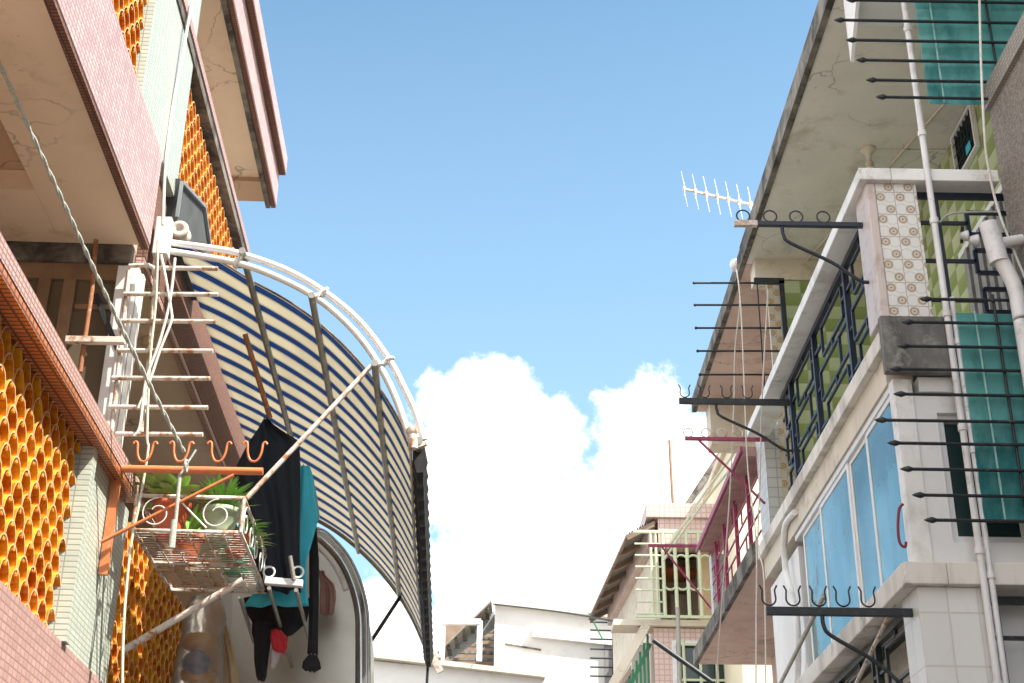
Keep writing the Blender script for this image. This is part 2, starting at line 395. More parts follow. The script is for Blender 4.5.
# ================================================================== SETTING
frame('R')
MB().box(-150, 150, -120, 900, -EYE-.05, -EYE).build('ground', asphalt, kind='structure')
MB().box(-1.6, 2.4, -20, 60, -EYE+.004, -EYE+.008).build('alley_paving', paving, kind='structure')

# ================================================================== RIGHT: tiled house with glazed balcony
A = thing('apartment_house', 'cream house with green tiled upper balcony, flower tile pillar and blue glazed room below', 'house', (4.5, 8.4, -EYE))
a = MB(); a.box(4.06, 9, 8.45, 12.95, -EYE, 7.19); a.box(4.03, 4.08, 8.45, 12.9, -EYE, 4.0)
a.build('wall', white_wall, A)
MB().box(4.03, 4.057, 8.46, 12.88, 4.112, 7.198).build('tiled_wall', green_tile, A)
MB().box(2.88, 4.03, 12.88, 13.02, 4.112, 6.955).build('tiled_wall', green_tile, A)
MB().box(2.88, 4.03, 12.88, 13.02, -EYE, 3.96).build('party_wall', old_wall, A)
s = MB(); s.box(2.56, 9, 7.3, 12.98, 7.2, 7.34); s.build('eave_soffit', soffit_grey, A)
MB().box(2.50, 2.557, 7.3, 12.98, 7.19, 7.40).build('eave_edge', stained_edge, A)
b = MB(); b.box(2.62, 4.03, 12.86, 13.1, 6.96, 7.197); b.build('beam', cream_plaster, A)
b = MB()
p = [ony(8.35, 857, -10), ony(8.35, 857, 12), ony(8.35, 925, 13), ony(8.35, 925, -10)]
b.box(p[0].x, 3.1, 8.3, 8.62, 6.86, 7.197)
b.prism([(p[0].x-.03, 8.28, 7.19), (p[0].x-.03, 8.28, 6.86), (p[0].x-.03, 8.62, 6.52), (p[0].x-.03, 8.62, 7.19)], (.026, 0, 0))
b.build('beam', white_wall, A)
# balcony floor slab, its fascia
MB().box(2.47, 4.03, 8.30, 12.95, 3.99, 4.11).build('balcony_slab', white_ledge, A, bevel=.006)
MB().box(2.475, 3.9, 8.235, 8.297, 3.80, 4.20).build('slab_fascia', grey_concrete, A, bevel=.006)
MB().box(2.525, 2.70, 8.42, 12.95, 3.792, 3.988).build('lintel', old_wall, A)
MB().box(2.70, 3.9, 8.32, 8.44, 3.70, 3.80).build('lintel', white_wall, A)
# coping
c = MB(); c.box(2.44, 2.66, 8.22, 12.95, 5.235, 5.33); c.box(2.662, 3.40, 8.22, 8.42, 5.235, 5.33)
c.build('coping', white_paint, A, bevel=.008)
# corner pillar
MB().box(2.555, 2.835, 8.27, 8.56, 4.205, 5.233).build('pillar', flower_tile, A)
MB().box(2.49, 2.553, 8.262, 8.57, 4.205, 5.233).build('pillar_edge', marble_pink, A, bevel=.01)

def rail_along(name_, mat, parent, x, y0, y1, z0, z1, posts, t=.022):
    m = MB()
    m.bar((x, y0, z1-.03), (x, y1, z1-.03), .045, .045); m.bar((x, y0, z0+.03), (x, y1, z0+.03), .035, .035)
    ys = [y0]+posts+[y1]
    for y in posts: m.box(x-.022, x+.022, y-.022, y+.022, z0, z1-.05)
    H = (z1-z0)-.12; q = z0+.06
    for i in range(len(ys)-1):
        a0, a1 = ys[i]+.05, ys[i+1]-.05; w = a1-a0
        for r in range(3):
            b0 = q+H*(r/3)+.03; b1 = q+H*((r+1)/3)-.05
            ya = a0+(.10*w if r % 2 == 0 else .0); yb = a1-(.22*w if r % 2 == 0 else .08*w)
            for (ua, ub, va, vb) in ((ya, yb, b0, b0), (ya, yb, b1, b1), (ya, ya, b0, b1), (yb, yb, b0, b1)):
                m.bar((x, ua, va), (x, ub, vb), t, t)
            zc = (b0+b1)/2
            m.bar((x, a0-.05, zc), (x, ya, zc), t, t); m.bar((x, yb, zc), (x, a1+.05, zc), t, t)
            ym = lerp(ya, yb, .5); m.bar((x, ym, b1), (x, ym, b1+.08), t, t)
            if r == 1: m.bar((x, lerp(ya, yb, .3), b0), (x, lerp(ya, yb, .3), b1), t, t)
    return m.build(name_, mat, parent)
rail_along('side_railing', blue_iron, A, 2.60, 8.58, 11.95, 4.12, 5.23, [9.42, 10.56, 11.54])
def rail_front(parent, x0, x1, y, z0, z1, mat, xs):
    m = MB(); t = .022
    m.bar((x0, y, z1-.035), (x1, y, z1-.035), t, .05); m.bar((x0, y, z0+.03), (x1, y, z0+.03), t, .03)
    m.box(xs-.014, xs+.014, y-.014, y+.014, z0, z1-.05)
    n = 3; H = (z1-z0-.14)/n
    for i in range(n):
        b0 = z0+.10+i*H; b1 = b0+H*.58; xa = xs+.24-.02*i; xb = xs+.95
        for (ua, ub, va, vb) in ((xa, xb, b0, b0), (xa, xb, b1, b1), (xa, xa, b0, b1), (xb, xb, b0, b1)): m.bar((ua, y, va), (ub, y, vb), t, .028)
        zc = (b0+b1)/2; m.bar((x0, y, zc), (xa, y, zc), t, .024)
    return m.build('front_railing', mat, parent)
rail_front(A, 2.84, 3.9, 8.36, 4.2, 5.23, blue_iron, 2.99)
# ceiling lamp base conduit + bulb are things of their own (below)
# folding shutter and louvre on the inner wall
m = MB()
for i in range(15): m.box(4.0-.02*(i % 2), 4.028, 9.45+i*.085, 9.45+i*.085+.062, 4.12, 6.05)
m.build('folding_shutter', grey_blind, A)
w = MB(); w.bar((4.02, 9.4, 6.09), (4.02, 10.8, 6.09), .05, .06); f = w.build('shutter_head', alu_frame, A)
q0, q1 = onx(4.01, 953, 142), onx(4.01, 972, 104)
ya, yb = sorted((q0.y, q1.y)); zt = 7.17; zb = 6.72
fr = MB(); 
for (u0, u1, v0, v1) in ((ya, yb, zt-.025, zt), (ya, yb, zb, zb+.025), (ya, ya+.025, zb+.026, zt-.026), (yb-.025, yb, zb+.026, zt-.026)): fr.box(3.985, 4.027, u0, u1, v0, v1)
f = fr.build('louvre_window', alu_frame, A)
g = MB(); g.box(4.01, 4.02, ya+.04, yb-.04, zb+.04, zt-.04); g.build('pane', dark_glass, f)
g = MB()
for i in range(1, 7): y = lerp(ya, yb, i/7); g.box(3.995, 4.008, y-.004, y+.004, zb+.03, zt-.03)
for i in range(1, 4): z = lerp(zb, zt, i/4); g.box(3.988, 3.994, ya+.03, yb-.03, z-.003, z+.003)
g.build('grid', dark_iron, f)
MB().box(3.98, 3.984, ya+.10, ya+.22, zb+.05, zb+.13).build('sticker', teal_cloth, f)
# glazed room: frames and panes along the alley
head, sill, hd = 3.70, 2.545, 3.79
mull = [8.44, 9.16, 9.70, 10.68, 11.40]
m = MB()
m.box(2.54, 2.62, 8.43, 11.6, hd-.05, hd-.002); m.box(2.54, 2.62, 8.43, 11.6, sill, sill+.04)
wf = m.build('side_window', alu_frame, A, bevel=.004)
for i in range(len(mull)-1):
    y0, y1 = mull[i], mull[i+1]
    mm = MB()
    d = .012*(i % 2)
    for (u0, u1, v0, v1) in ((y0, y0+.045, sill+.042, hd-.052), (y1-.045, y1, sill+.042, hd-.052), (y0+.047, y1-.047, hd-.09, hd-.052), (y0+.047, y1-.047, sill+.042, sill+.07)):
        mm.box(2.55+d, 2.575+d, u0+.001, u1-.001, v0, v1)
    mm.build('sash', alu_frame, wf, bevel=.003)
    MB().box(2.556+d, 2.562+d, y0+.046, y1-.046, sill+.072, hd-.092).build('pane', blue_glass, wf)
for yc, w_, mt in ((10.45, .26, teal_cloth), (10.15, .14, plain('green_curtain', (.10,.22,.06), (.06,.14,.04), .8, 6)), (9.98, .12, curtain_tan), (11.1, .4, pale_cloth)):
    vs = [(2.63+.015*math.sin(j*1.3), yc-w_/2+w_*j/10, z) for z in (sill, head-.02) for j in range(11)]
    MB().add(vs, [(j, j+1, j+12, j+11) for j in range(10)], True).build('curtain', mt, A, recalc=False)
MB().box(2.66, 2.68, 8.47, 11.36, hd-.36, hd-.05).build('reflection_band', room_dark, A)  # dark band behind the panes, standing in for their dark upper reflection
pale_backing = plain('pale_pane_backing', (.50,.66,.70), (.34,.48,.52), .9, 4, .35, .7, streak=True)  # pale panels added behind the panes so the lower glass looks sky-lit
for ya_, yb_ in ((8.50, 9.08), (9.20, 9.50), (10.72, 11.34)):
    n_ = int((yb_-ya_)/.02); vs = [(2.665+.012*math.sin(j*1.1)+.006*math.sin(j*.37), ya_+j*.02, z) for z in (sill+.02, hd-.34) for j in range(n_+1)]
    MB().add(vs, [(j, j+1, j+n_+2, j+n_+1) for j in range(n_)], True).build('curtain', pale_backing, A, recalc=False)
cp = MB(); cp.box(2.535, 2.66, 8.325, 8.425, sill-.0, 3.79); cp.build('corner_post', white_paint, A, bevel=.006)
MB().box(2.56, 2.75, 11.6, 12.9, sill-.03, 3.70).build('pier', white_wall, A)
# front white wall with a deep window
wx0, wx1, wz0, wz1 = 2.80, 3.75, 2.70, 3.56
m = MB(); m.box(2.662, wx0, 8.34, 8.46, sill-.02, 3.698); m.box(wx1, 4.06, 8.34, 8.46, sill-.02, 3.698); m.box(wx0, wx1, 8.34, 8.46, wz1, 3.698); m.box(wx0, wx1, 8.34, 8.46, sill-.02, wz0)
m.build('front_wall', white_wall, A)
m = MB()
for (u0, u1, v0, v1) in ((wx0, wx0+.05, wz0, wz1), (wx1-.05, wx1, wz0, wz1), (wx0+.05, wx1-.05, wz1-.05, wz1), (wx0+.05, wx1-.05, wz0, wz0+.05), (3.25, 3.29, wz0+.05, wz1-.05)): m.box(u0, u1, 8.38, 8.44, v0, v1)
f = m.build('front_window', alu_frame, A, bevel=.003)
MB().box(wx0+.05, wx1-.05, 8.41, 8.418, wz0+.05, wz1-.05).build('pane', dark_glass, f)
# lower ledge and the balcony below it
c = MB(); c.box(2.44, 2.70, 8.22, 12.95, 2.40, 2.538); c.box(2.702, 4.0, 8.22, 8.47, 2.40, 2.538)
c.build('window_ledge', white_ledge, A, bevel=.008)
MB().box(2.52, 2.93, 8.28, 8.62, .4, 2.398).build('pillar', block_tile, A, bevel=.006)
rail_along('side_railing', dark_iron, A, 2.58, 8.64, 12.7, 1.25, 2.38, [9.5, 10.6, 11.65])
MB().box(2.78, 2.80, 8.64, 12.8, 1.2, 2.38).build('backing_board', old_wall, A)
rail_front(A, 2.94, 3.95, 8.38, 1.3, 2.38, dark_iron, 3.02)
MB().box(2.94, 4.0, 8.56, 8.58, 1.2, 2.39).build('backing_board', white_wall, A)
MB().box(2.98, 3.07, 8.50, 8.555, 1.2, 2.39).build('frame_post', alu_frame, A, bevel=.004)
MB().box(2.47, 4.03, 8.3, 12.95, 1.1, 1.24).build('balcony_slab', white_ledge, A)

# ================================================================== RIGHT: second house
B = thing('terrace_house', 'house with pink balcony railing and pink brown eave beyond the green tiled balcony', 'house', (4.5, 15, -EYE))
MB().box(4.06, 9, 13.04, 16.95, -EYE, 7.19).build('wall', cream_plaster, B)
MB().box(2.56, 9, 12.99, 16.95, 7.2, 7.34).build('eave_soffit', soffit_pink, B)
MB().box(2.50, 2.557, 12.99, 16.95, 7.19, 7.37).build('eave_edge', stained_edge, B)
MB().box(2.68, 4.05, 16.6, 16.93, 6.62, 7.197).build('beam', cream_plaster, B)
MB().box(2.745, 2.875, 12.90, 12.96, 4.112, 6.957).build('pillar', flower_tile_far, B)
MB().box(2.60, 2.743, 12.90, 13.35, 4.112, 6.957-1.6).build('pillar', white_mosaic, B)
MB().box(2.47, 4.05, 12.98, 17.3, 4.0, 4.11).build('balcony_slab', soffit_pink, B)
MB().box(2.42, 2.467, 12.98, 17.3, 3.98, 4.16).build('slab_edge', stained_edge, B)
c = MB(); c.box(2.46, 2.72, 13.36, 16.6, 5.2, 5.3); c.build('coping', plain('rosy_coping', (.40,.24,.22), (.24,.15,.13), .8, 6, .4, .7, streak=True, bump=.3), B)
MB().bar((2.44, 13.3, 5.25), (2.44, 16.7, 5.25), .025, .06).build('coping_trim', pink_iron, B)
m = MB()
for z in (4.22, 4.42, 4.62, 4.80, 4.98, 5.16): m.bar((2.60, 13.36, z), (2.60, 16.6, z), .016, .016)
for y in (13.95, 14.75, 15.55, 16.2): m.box(2.58, 2.62, y-.02, y+.02, 4.12, 5.2)
for i, y in enumerate([13.6+.2*k for k in range(15)]):
    z = 4.22+.2*((i*2) % 5); m.bar((2.60, y, z), (2.60, y, z+.19), .016, .016)
m.build('side_railing', pink_iron, B)
MB().box(2.60, 2.78, 16.62, 16.8, 4.112, 5.19).build('pillar', white_mosaic, B)
m = MB(); m.box(2.75, 4.0, 13.5, 13.56, 1.25, 2.4); m.box(2.60, 2.66, 13.0, 17, 2.45, 2.6); m.build('lower_parapet', brown_mosaic, B)
MB().box(3.3, 4.05, 13.05, 16.9, 1.25, 3.98).build('recess_wall', soffit_pink, B)
# curved grey-white drain at the end of the glazed room
frame('R')
P = [onx(2.50, *q) for q in ((795, 512), (786, 524), (784, 545), (786, 572), (792, 596), (797, 622), (798, 660), (796, 700))]
tag(MB().tube(smooth_path(P, 5), .028, 10).build('drain_pipe', white_paint), 'curved white pipe beside the end of the blue glazed room, below the brown soffit', 'drain pipe')

# ================================================================== RIGHT: pebble-dashed bay of the nearest house
N = thing('pebbledash_house', 'nearest house at the right edge, grey pebbledash bay topped by a strip of small tiles', 'house', (6, 5, -EYE))
MB().box(3.40, 8, 2.0, 8.20, 4.42, 5.80).build('bay_wall', pebble, N)
MB().box(3.37, 8, 2.0, 8.215, 5.803, 5.97).build('tile_cornice', cap_mosaic and mosaic('grey_mosaic', (.40,.37,.33), (.32,.29,.26), (.2,.18,.16), .045, .03, .2, .6), N)
MB().box(4.4, 12, -8, 7.9, -EYE, 8.8).build('wall', pebble, N)  # unseen body, made tall to shade the front of the tiled house

# ---- big soil pipe
y = 8.02
T = ony(y, 1001, 236)
m = MB(); x0 = T.x-.02
top = ony(y, 991, 228); P = smooth_path([(top.x, y, top.z), (top.x+.02, y, top.z-.2), (top.x+.09, y, top.z-.42), (top.x+.10, y, top.z-.65), (top.x+.10, y, top.z-1.3), (top.x+.10, y, -EYE)], 5)
m.tube(P, .050, 16); 
tp = thing('soil_pipe', 'fat grey white pipe with a branching elbow on the pebbledash wall', 'pipe', (top.x, y, top.z))
m.build('pipe_run', pvc, tp)
MB().tube([(top.x-.012, y, top.z+.03), (top.x+.02, y, top.z-.26)], .062, 16).build('collar', pvc, tp)
MB().tube([(top.x+.02, y, top.z-.12), (top.x+.22, y, top.z-.08), (top.x+.235, y, top.z-.02), (top.x+.235, y+.0, top.z+.10)], .038, 12).build('branch', pvc, tp)
# ---- thin white downpipes
g = 'thin white downpipes'
a0 = ony(8.2, 945, 300)
m = MB().tube([(a0.x, 8.2, 7.19), (a0.x, 8.2, -EYE)], .022, 12)
for z in (6.5, 5.6, 4.9, 4.2, 3.4, 2.6, 1.8): m.tube([(a0.x, 8.2, z-.02), (a0.x, 8.2, z+.02)], .030, 12)
tag(m.build('downpipe', pvc), 'tall thin white pipe running from the eave past the flower tile pillar', 'pipe', g)
m = MB().tube([(a0.x+.047, 8.2, 4.32), (a0.x+.047, 8.2, -EYE)], .018, 12)
for z in (4.0, 3.25, 2.45): m.tube([(a0.x+.047, 8.2, z-.02), (a0.x+.047, 8.2, z+.02)], .025, 12)
tag(m.build('downpipe', pvc), 'shorter white pipe beside the tall one, starting under the flower tile pillar', 'pipe', g)
# ---- wires on the right
def wire(pts, r, mat, label, cat='cable', n=6, group=None, name='cable'):
    return tag(MB().tube(smooth_path(pts, n), r, 6).build(name, mat), label, cat, group)
wire([ony(7.9, 979, -30), ony(7.9, 981, 60), ony(7.9, 984, 125), ony(8.0, 988, 165), ony(8.05, 1000, 215), ony(8.05, 1030, 290)], .009, rope_white, 'white cable hanging over the tile strip of the pebbledash bay')

# ---- spear guards with teal sheets
teal_strip = plain('teal_strip', (.30,.55,.53), (.2,.4,.4), .5, 12)
def spear_guard(label, tips, y, xend, sheet, rods_v):
    t = thing('spear_guard', label, 'window guard', (xend, y, sheet[2] if sheet else tips[0][2]), 'spear tipped guards on the right side')
    m = MB()
    for (x, z) in tips:
        m.tube([(x+.05, y, z), (xend, y, z)], .011, 8)
        MB().tube([(x-.03, y, z), (x-.01, y, z), (x+.02, y, z), (x+.055, y, z)], [.002, .012, .021, .008], 8).build('spear_tip', dark_iron, t)
    z0 = min(z for x, z in tips); z1 = max(z for x, z in tips)
    for xv in rods_v: m.tube([(xv, y+.02, z0-.05), (xv, y+.02, z1+.05)], .010, 8)
    m.build('bars', dark_iron, t)
    sx0, sx1, sz0, sz1 = sheet
    k = MB(); n = 4; xs = [lerp(sx0, sx1, i/n) for i in range(n+1)]
    seg = max(2, int((sz1-sz0)/.022)); vs = []; fs = []
    for i in range(seg+1):
        z = lerp(sz0, sz1, i/seg)
        for j in range(9):
            x = lerp(sx0-.03*(1-i/seg)*0, sx1, j/8); vs.append((x, y+.050+.022*abs(math.sin((z-sz0)*math.pi/.165))+.006*math.sin(x*9+z*4), z))
    for i in range(seg):
        for j in range(8): fs.append((i*9+j, i*9+j+1, (i+1)*9+j+1, (i+1)*9+j))
    b0 = len(vs); k.add(vs, fs, True); k.add([(v[0], v[1]+.006, v[2]) for v in vs], [tuple(reversed(f)) for f in fs], True)
    k.build('teal_sheet', teal, t)
    for u_ in (.12, .62): xq = lerp(sx0, sx1, u_); MB().box(xq-.006, xq+.006, y+.040, y+.046, sz0, sz1).build('seam_strip', teal_strip, t)
    return t
y = 8.10
tips = [(ony(y, px, py).x, ony(y, px, py).z) for px, py in ((924,299),(906,322),(902,346),(894,369),(898,394),(879,420),(892,443),(905,469),(917,495),(929,520))]
sh = (ony(y, 972, 400).x, 3.9, ony(y, 985, 519).z, ony(y, 960, 308).z)
spear_guard('row of black spear tipped bars across the dark front window', tips, y, 3.95, sh, [ony(y, 1010, 400).x])
y = 8.12
tips = [(ony(y, px, py).x, ony(y, px, py).z) for px, py in ((850,0),(838,20),(850,40),(860,60),(870,80),(880,97))]
sh = (ony(y, 925, 50).x, 3.8, ony(y, 928, 99).z, 6.9)
spear_guard('black spear tipped bars in front of a teal sheet high under the eave', tips, y, 3.9, sh, [ony(y, 995, 50).x])
# third guard, on the second house: plain rods and black frame
y = 12.6
t = thing('rod_guard', 'five thin horizontal rods standing out over the alley beside the pink brown eave', 'window guard', (2.6, y, 5.6))
m = MB()
for px, py in ((694,283),(695,305),(696,328),(697.7,351),(700,374.6)):
    q = ony(y, px, py); e = ony(y, 781, py); m.tube([q, e], .011, 8); m.ball(q, .016)
m.build('bars', dark_iron, t)
q0 = ony(y, 754, 281); q1 = ony(y, 784, 281); q2 = ony(y, 788, 345)
m = MB(); m.bar((q0.x, y, q0.z), (q1.x, y, q0.z), .04, .06); m.bar((q1.x-.03, y, q0.z), (q1.x-.03, y, 5.34), .04, .05)
m.bar((q0.x+.03, y, q0.z), (q0.x+.03, y, 5.34), .012, .012)
m.build('frame', dark_iron, t)

# ---- clothes brackets
def bracket(label, y, ztop, x1, x0, mat, kind, ps, strut_x, strut_dz, th=.035, strut_wall_x=None, mat_ring=None, flat=True):
    t = thing('clothes_bracket', label, 'clothes bracket', (x1, y, ztop), 'clothes pole brackets over the alley')
    m = MB(); m.bar((x0, y, ztop), (x1, y, ztop), .035, th); m.build('arm', mat, t, bevel=.004)
    sx = strut_x; wx = strut_wall_x or x1
    if flat: P = smooth_path([(sx, y, ztop-th/2), (sx+.005, y, ztop-.09), (sx+.05, y, ztop-.15), (lerp(sx, wx, .5), y, ztop-.15-(strut_dz-.15)*.48), (wx-.14, y, ztop-strut_dz+.02), (wx-.08, y, ztop-strut_dz), (wx+.03, y, ztop-strut_dz+.0)], 5)
    else: P = [(sx, y, ztop-th/2), (wx, y, ztop-strut_dz)]
    MB().tube(P, .013, 8).build('strut', mat, t)
    for p_ in ps:
        if kind == 'ring': MB().ring((p_, y, ztop+th/2+.045), .045, .006, (0,1,0), 22).build('ring', mat_ring or mat, t)
        else:
            r = .042; pts = [(p_-r*1.25, y, ztop+.16), (p_-r*.9, y, ztop+.13)]+[(p_-r*math.cos(a), y, ztop+th/2+r+.01-r*math.sin(a)) for a in [math.pi*i/8 for i in range(9)]]+[(p_+r*.9, y, ztop+.13), (p_+r*1.25, y, ztop+.16)]
            MB().tube(pts, .0055, 6).build('hook', mat_ring or mat, t)
    return t
y = 8.45; w0 = ony(y, 735, 223.5); w1 = ony(y, 862, 224)
bracket('dark bracket with four rings, its tip bare metal, fixed to the flower tile pillar', y, w0.z, 2.56, w0.x, blue_iron, 'ring', [ony(y, px, 215).x for px in (743, 770, 796, 823)], ony(y, 782, 226).x, ony(y, 840, 224).z-ony(y, 860, 281).z)
tb = bpy.data.objects['clothes_bracket']; q = ony(y, 757, 223).x; MB().box(w0.x-.004, q, y-.0195, y+.0195, w0.z-.0195, w0.z+.0195).build('tip', rusty_white, tb)
y = 11.6; w0 = ony(y, 679, 401); w1 = ony(y, 779, 402)
bracket('black bracket with four open hooks at the far end of the blue balcony railing', y, w0.z, 2.62, w0.x, dark_iron, 'hook', [ony(y, px, 400).x for px in (685, 705, 727, 748)], ony(y, 716, 403).x, ony(y, 770, 402).z-ony(y, 778, 450).z, th=.055)
y = 8.42; w0 = ony(y, 766, 611); w1 = ony(y, 903, 611)
bracket('dark bracket with five open hooks below the glazed room, a pole resting in it', y, w0.z, 2.56, w0.x, dark_iron, 'hook', [ony(y, px, 600).x for px in (769, 793, 819, 843, 868)], ony(y, 822, 613).x, .46, th=.05)
y = 12.75; w0 = ony(y, 685, 438.5)
bracket('pink bracket with pale rings where the white tiled pillar meets the pink railing', y, w0.z, 2.60, w0.x, pink_iron, 'ring', [ony(y, px, 430).x for px in (688, 706, 722, 738)], ony(y, 699, 441).x, ony(y, 765, 438).z-ony(y, 765, 502).z, flat=False, strut_wall_x=ony(y, 765, 502).x, mat_ring=rusty_white)
y = 16.9; w0 = ony(y, 648, 545.5)
bracket('bare pink bracket at the far end of the pink railing, a straight stay under it', y, w0.z, 2.60, w0.x, pink_iron, 'ring', [], ony(y, 662, 548).x, ony(y, 716, 545).z-ony(y, 716, 608).z, flat=False, strut_wall_x=2.62)
# pole lying in the third bracket and a second one below the ledge
q0 = ony(8.42, 824, 597); q1 = onx(2.35, 772, 700)
tag(MB().tube([q0+Vector((0,0,.01)), lerp(q0, q1, .5), q1], .016, 10).build('clothes_pole', grey_steel), 'grey pole with a teal cap leaning from the hooks of the lower dark bracket', 'pole')
q0 = onx(2.50, 900, 592); q1 = onx(2.50, 853, 690)
tag(MB().tube([q0, q1], .014, 8).build('clothes_pole', rusty_white), 'pale wooden stick slanting under the ledge in front of the dark grille', 'pole')
# bulb and ceiling conduit
q = onz(7.2, 868, 149)
t = thing('ceiling_lamp', 'bare bulb hanging from the soffit behind the white coping', 'lamp', (q.x, q.y, 7.2))
MB().lathe((q.x, q.y, 7.0), [(.0, .0), (.034, .0), (.036, .05), (.022, .07), (.022, .13), (.05, .16), (.068, .185), (.07, .198), (0, .198)], 20).build('lamp_holder', cream_plaster, t)
MB().lathe((q.x, q.y, 6.78), [(.0, .0), (.045, .01), (.075, .05), (.085, .10), (.07, .16), (.045, .21), (.04, .22)], 20).build('bulb', plain('frosted_bulb', (.75,.70,.58), None, .3), t)
q0 = onz(7.19, 945, 102); q1 = onz(7.19, 803, 264)
tag(MB().tube([(q0.x, q0.y, 7.185), (q1.x, q1.y, 7.185)], .014, 6).build('conduit', cream_plaster), 'thin pale tube running slantwise over the grey soffit', 'conduit')
q1 = onz(7.19, 950, 150)
tag(MB().tube([(q.x+.1, q.y, 7.19), (q1.x, q1.y, 7.19)], .008, 6).build('conduit', soffit_grey), 'short thin cable on the soffit from the bulb to the green wall', 'conduit')
# small outdoor spotlight on the front railing
q = ony(8.3, 966, 238)
t = thing('spotlight', 'small grey lamp with two lobes on the bars of the upper front railing', 'lamp', (q.x, 8.3, q.z))
MB().lathe((q.x-.05, 8.27, q.z), [(0, 0), (.022, .005), (.036, .04), (.038, .05), (0, .045)], 14, 'x').lathe((q.x+.005, 8.27, q.z-.035), [(0, 0), (.026, .005), (.042, .05), (.044, .06), (0, .055)], 14, 'x').build('shade', pvc, t)
MB().tube([(q.x-.02, 8.28, q.z+.08), (q.x-.02, 8.34, q.z-.02)], .012, 8).build('holder', dark_iron, t)
wire([ony(8.27, 940, 222), ony(8.27, 950, 214), ony(8.27, 975, 212), ony(8.27, 1000, 212)], .008, rope_grey, 'grey cable looped along the top of the upper front railing')
# red handle ribbon at window
P = [ony(8.31, *p_) for p_ in ((903, 504), (899, 510), (898, 530), (900, 543), (905, 547), (906, 542))]
tag(MB().tube(smooth_path(P, 5), .009, 6).build('ribbon', plain('dark_red', (.22,.02,.04), None, .6)), 'dark red strap hanging at the corner of the blue glazed room', 'strap')

# ---- ropes hanging before the second house
g = 'white ropes hanging from the roof edge'
wire([onx(2.3, 736, 268), onx(2.3, 740, 300), onx(2.3, 735, 350), onx(2.3, 734, 400), onx(2.3, 731, 470), onx(2.3, 728, 520), onx(2.3, 722, 600), onx(2.3, 715, 700)], .0065, rope_white, 'white rope furthest out, dropping from the roof edge past the pink railing', 'rope', group=g, name='rope')
wire([onx(2.3, 737, 270), onx(2.3, 741, 310), onx(2.3, 744, 380), onx(2.3, 748, 470), onx(2.3, 756, 540), onx(2.3, 756, 620), onx(2.3, 756, 700)], .0065, rope_white, 'white rope in the middle, dropping to the brown soffit', 'rope', group=g, name='rope')
wire([onx(2.38, 768, 290), onx(2.38, 762, 400), onx(2.38, 760, 480), onx(2.38, 758, 545), onx(2.38, 764, 580), onx(2.38, 766, 700)], .0065, rope_white, 'white rope closest to the white tiled pillar', 'rope', group=g, name='rope')
q = onx(2.5, 736, 265); t_ = MB().ball(q, .07).lathe((q.x+.02, q.y, 7.34), [(.03, 0), (.03, max(.02, q.z-7.34))], 12)
tag(t_.build('rope_anchor', white_paint), 'small white knob at the edge of the roof holding the ropes', 'fixture')

# ---- television antenna
y = 13.0; q0 = ony(y, 684, 189); q1 = ony(y, 757, 206); e = q1+(q1-q0)*.35
t = thing('tv_antenna', 'slanting antenna with paired rods sticking out over the roof edge', 'antenna', (e.x, y, 7.34))
MB().bar(q0, e, .022, .022).build('boom', rusty_white, t)
MB().tube([(e.x-.03, y, 7.34), (e.x-.03, y, e.z+.1)], .016, 8).build('mast', grey_steel, t)
for i in range(7):
    c = lerp(q0, q1, (.02+i)/6.6) ; d = (q1-q0).normalized()
    m = MB(); c = Vector(c)
    for sy in (-.05, .05):
        for sx in (-1, 1):
            m.tube([c+Vector((0, sy*.6, 0)), c+Vector((-.012*sx+sy*.6, sy*2.2, sx*.155))], .005, 5)
    m.box(c.x-.014, c.x+.014, c.y-.03, c.y+.03, c.z-.02, c.z+.02)
    m.build('element', pvc, t)

# ================================================================== FAR HOUSES
C_ = thing('balcony_house', 'far pink tiled house with pale green window bars and a slanting corrugated canopy', 'house', (4, 27, -EYE))
y = 26.0
def at(px, py, yy=26.0): return ony(yy, px, py)
zt = at(680, 505).z; x0 = at(652, 505).x; zr = at(680, 622).z; zf = at(680, 635).z
m = MB(); m.box(x0-.12, 4.4, y-.1, y+6, zt-.28, zt); m.build('roof_slab', far_pink_tile, C_)
m = MB(); m.box(x0+.1, 4.38, y-.02, y+.5, zt-.32-.47, zt-.282); m.build('upper_band', far_pink_tile, C_)
m = MB(); m.box(x0-.1, 4.4, y+2.6, y+2.8, zr-.3, zt-.3); m.build('recess_wall', cream_plaster, C_)
SU, SL = onz(8.75, 654, 521), onz(8.75, 612, 606)
m = MB(); m.prism([(SU.x, SU.y+.5, zr), (SL.x, SL.y, zr), (SL.x, SL.y, 8.3), (SU.x, SU.y+.5, 8.3)], (.12, 0, 0)); m.build('side_wall', cream_plaster, C_)
m = MB(); m.box(x0-.8, 4.4, y-.12, y+.5, zr-.10, zr+.01); m.build('floor_edge', cream_plaster, C_)
m = MB(); m.box(x0-.05, 4.4, y, y+6, -EYE, zr-.12); m.build('front_wall', far_pink_tile, C_)
m = MB(); m.box(3.25, 4.6, y-.02, y+.02, zr-1.9, zr-.35); f = m.build('window', alu_frame, C_)
MB().box(3.33, 4.5, y-.03, y-.022, zr-1.85, zr-.42).build('pane', dark_glass, f)
m = MB()
for x in (3.45, 3.75, 4.05, 4.35): m.tube([(x, y-.12, zr-1.9), (x, y-.12, zr-.35)], .03, 6)
for z in (zr-.45, zr-1.1): m.bar((3.3, y-.12, z), (4.6, y-.12, z), .04, .04)
m.build('window_grille', pale_green_iron, C_)
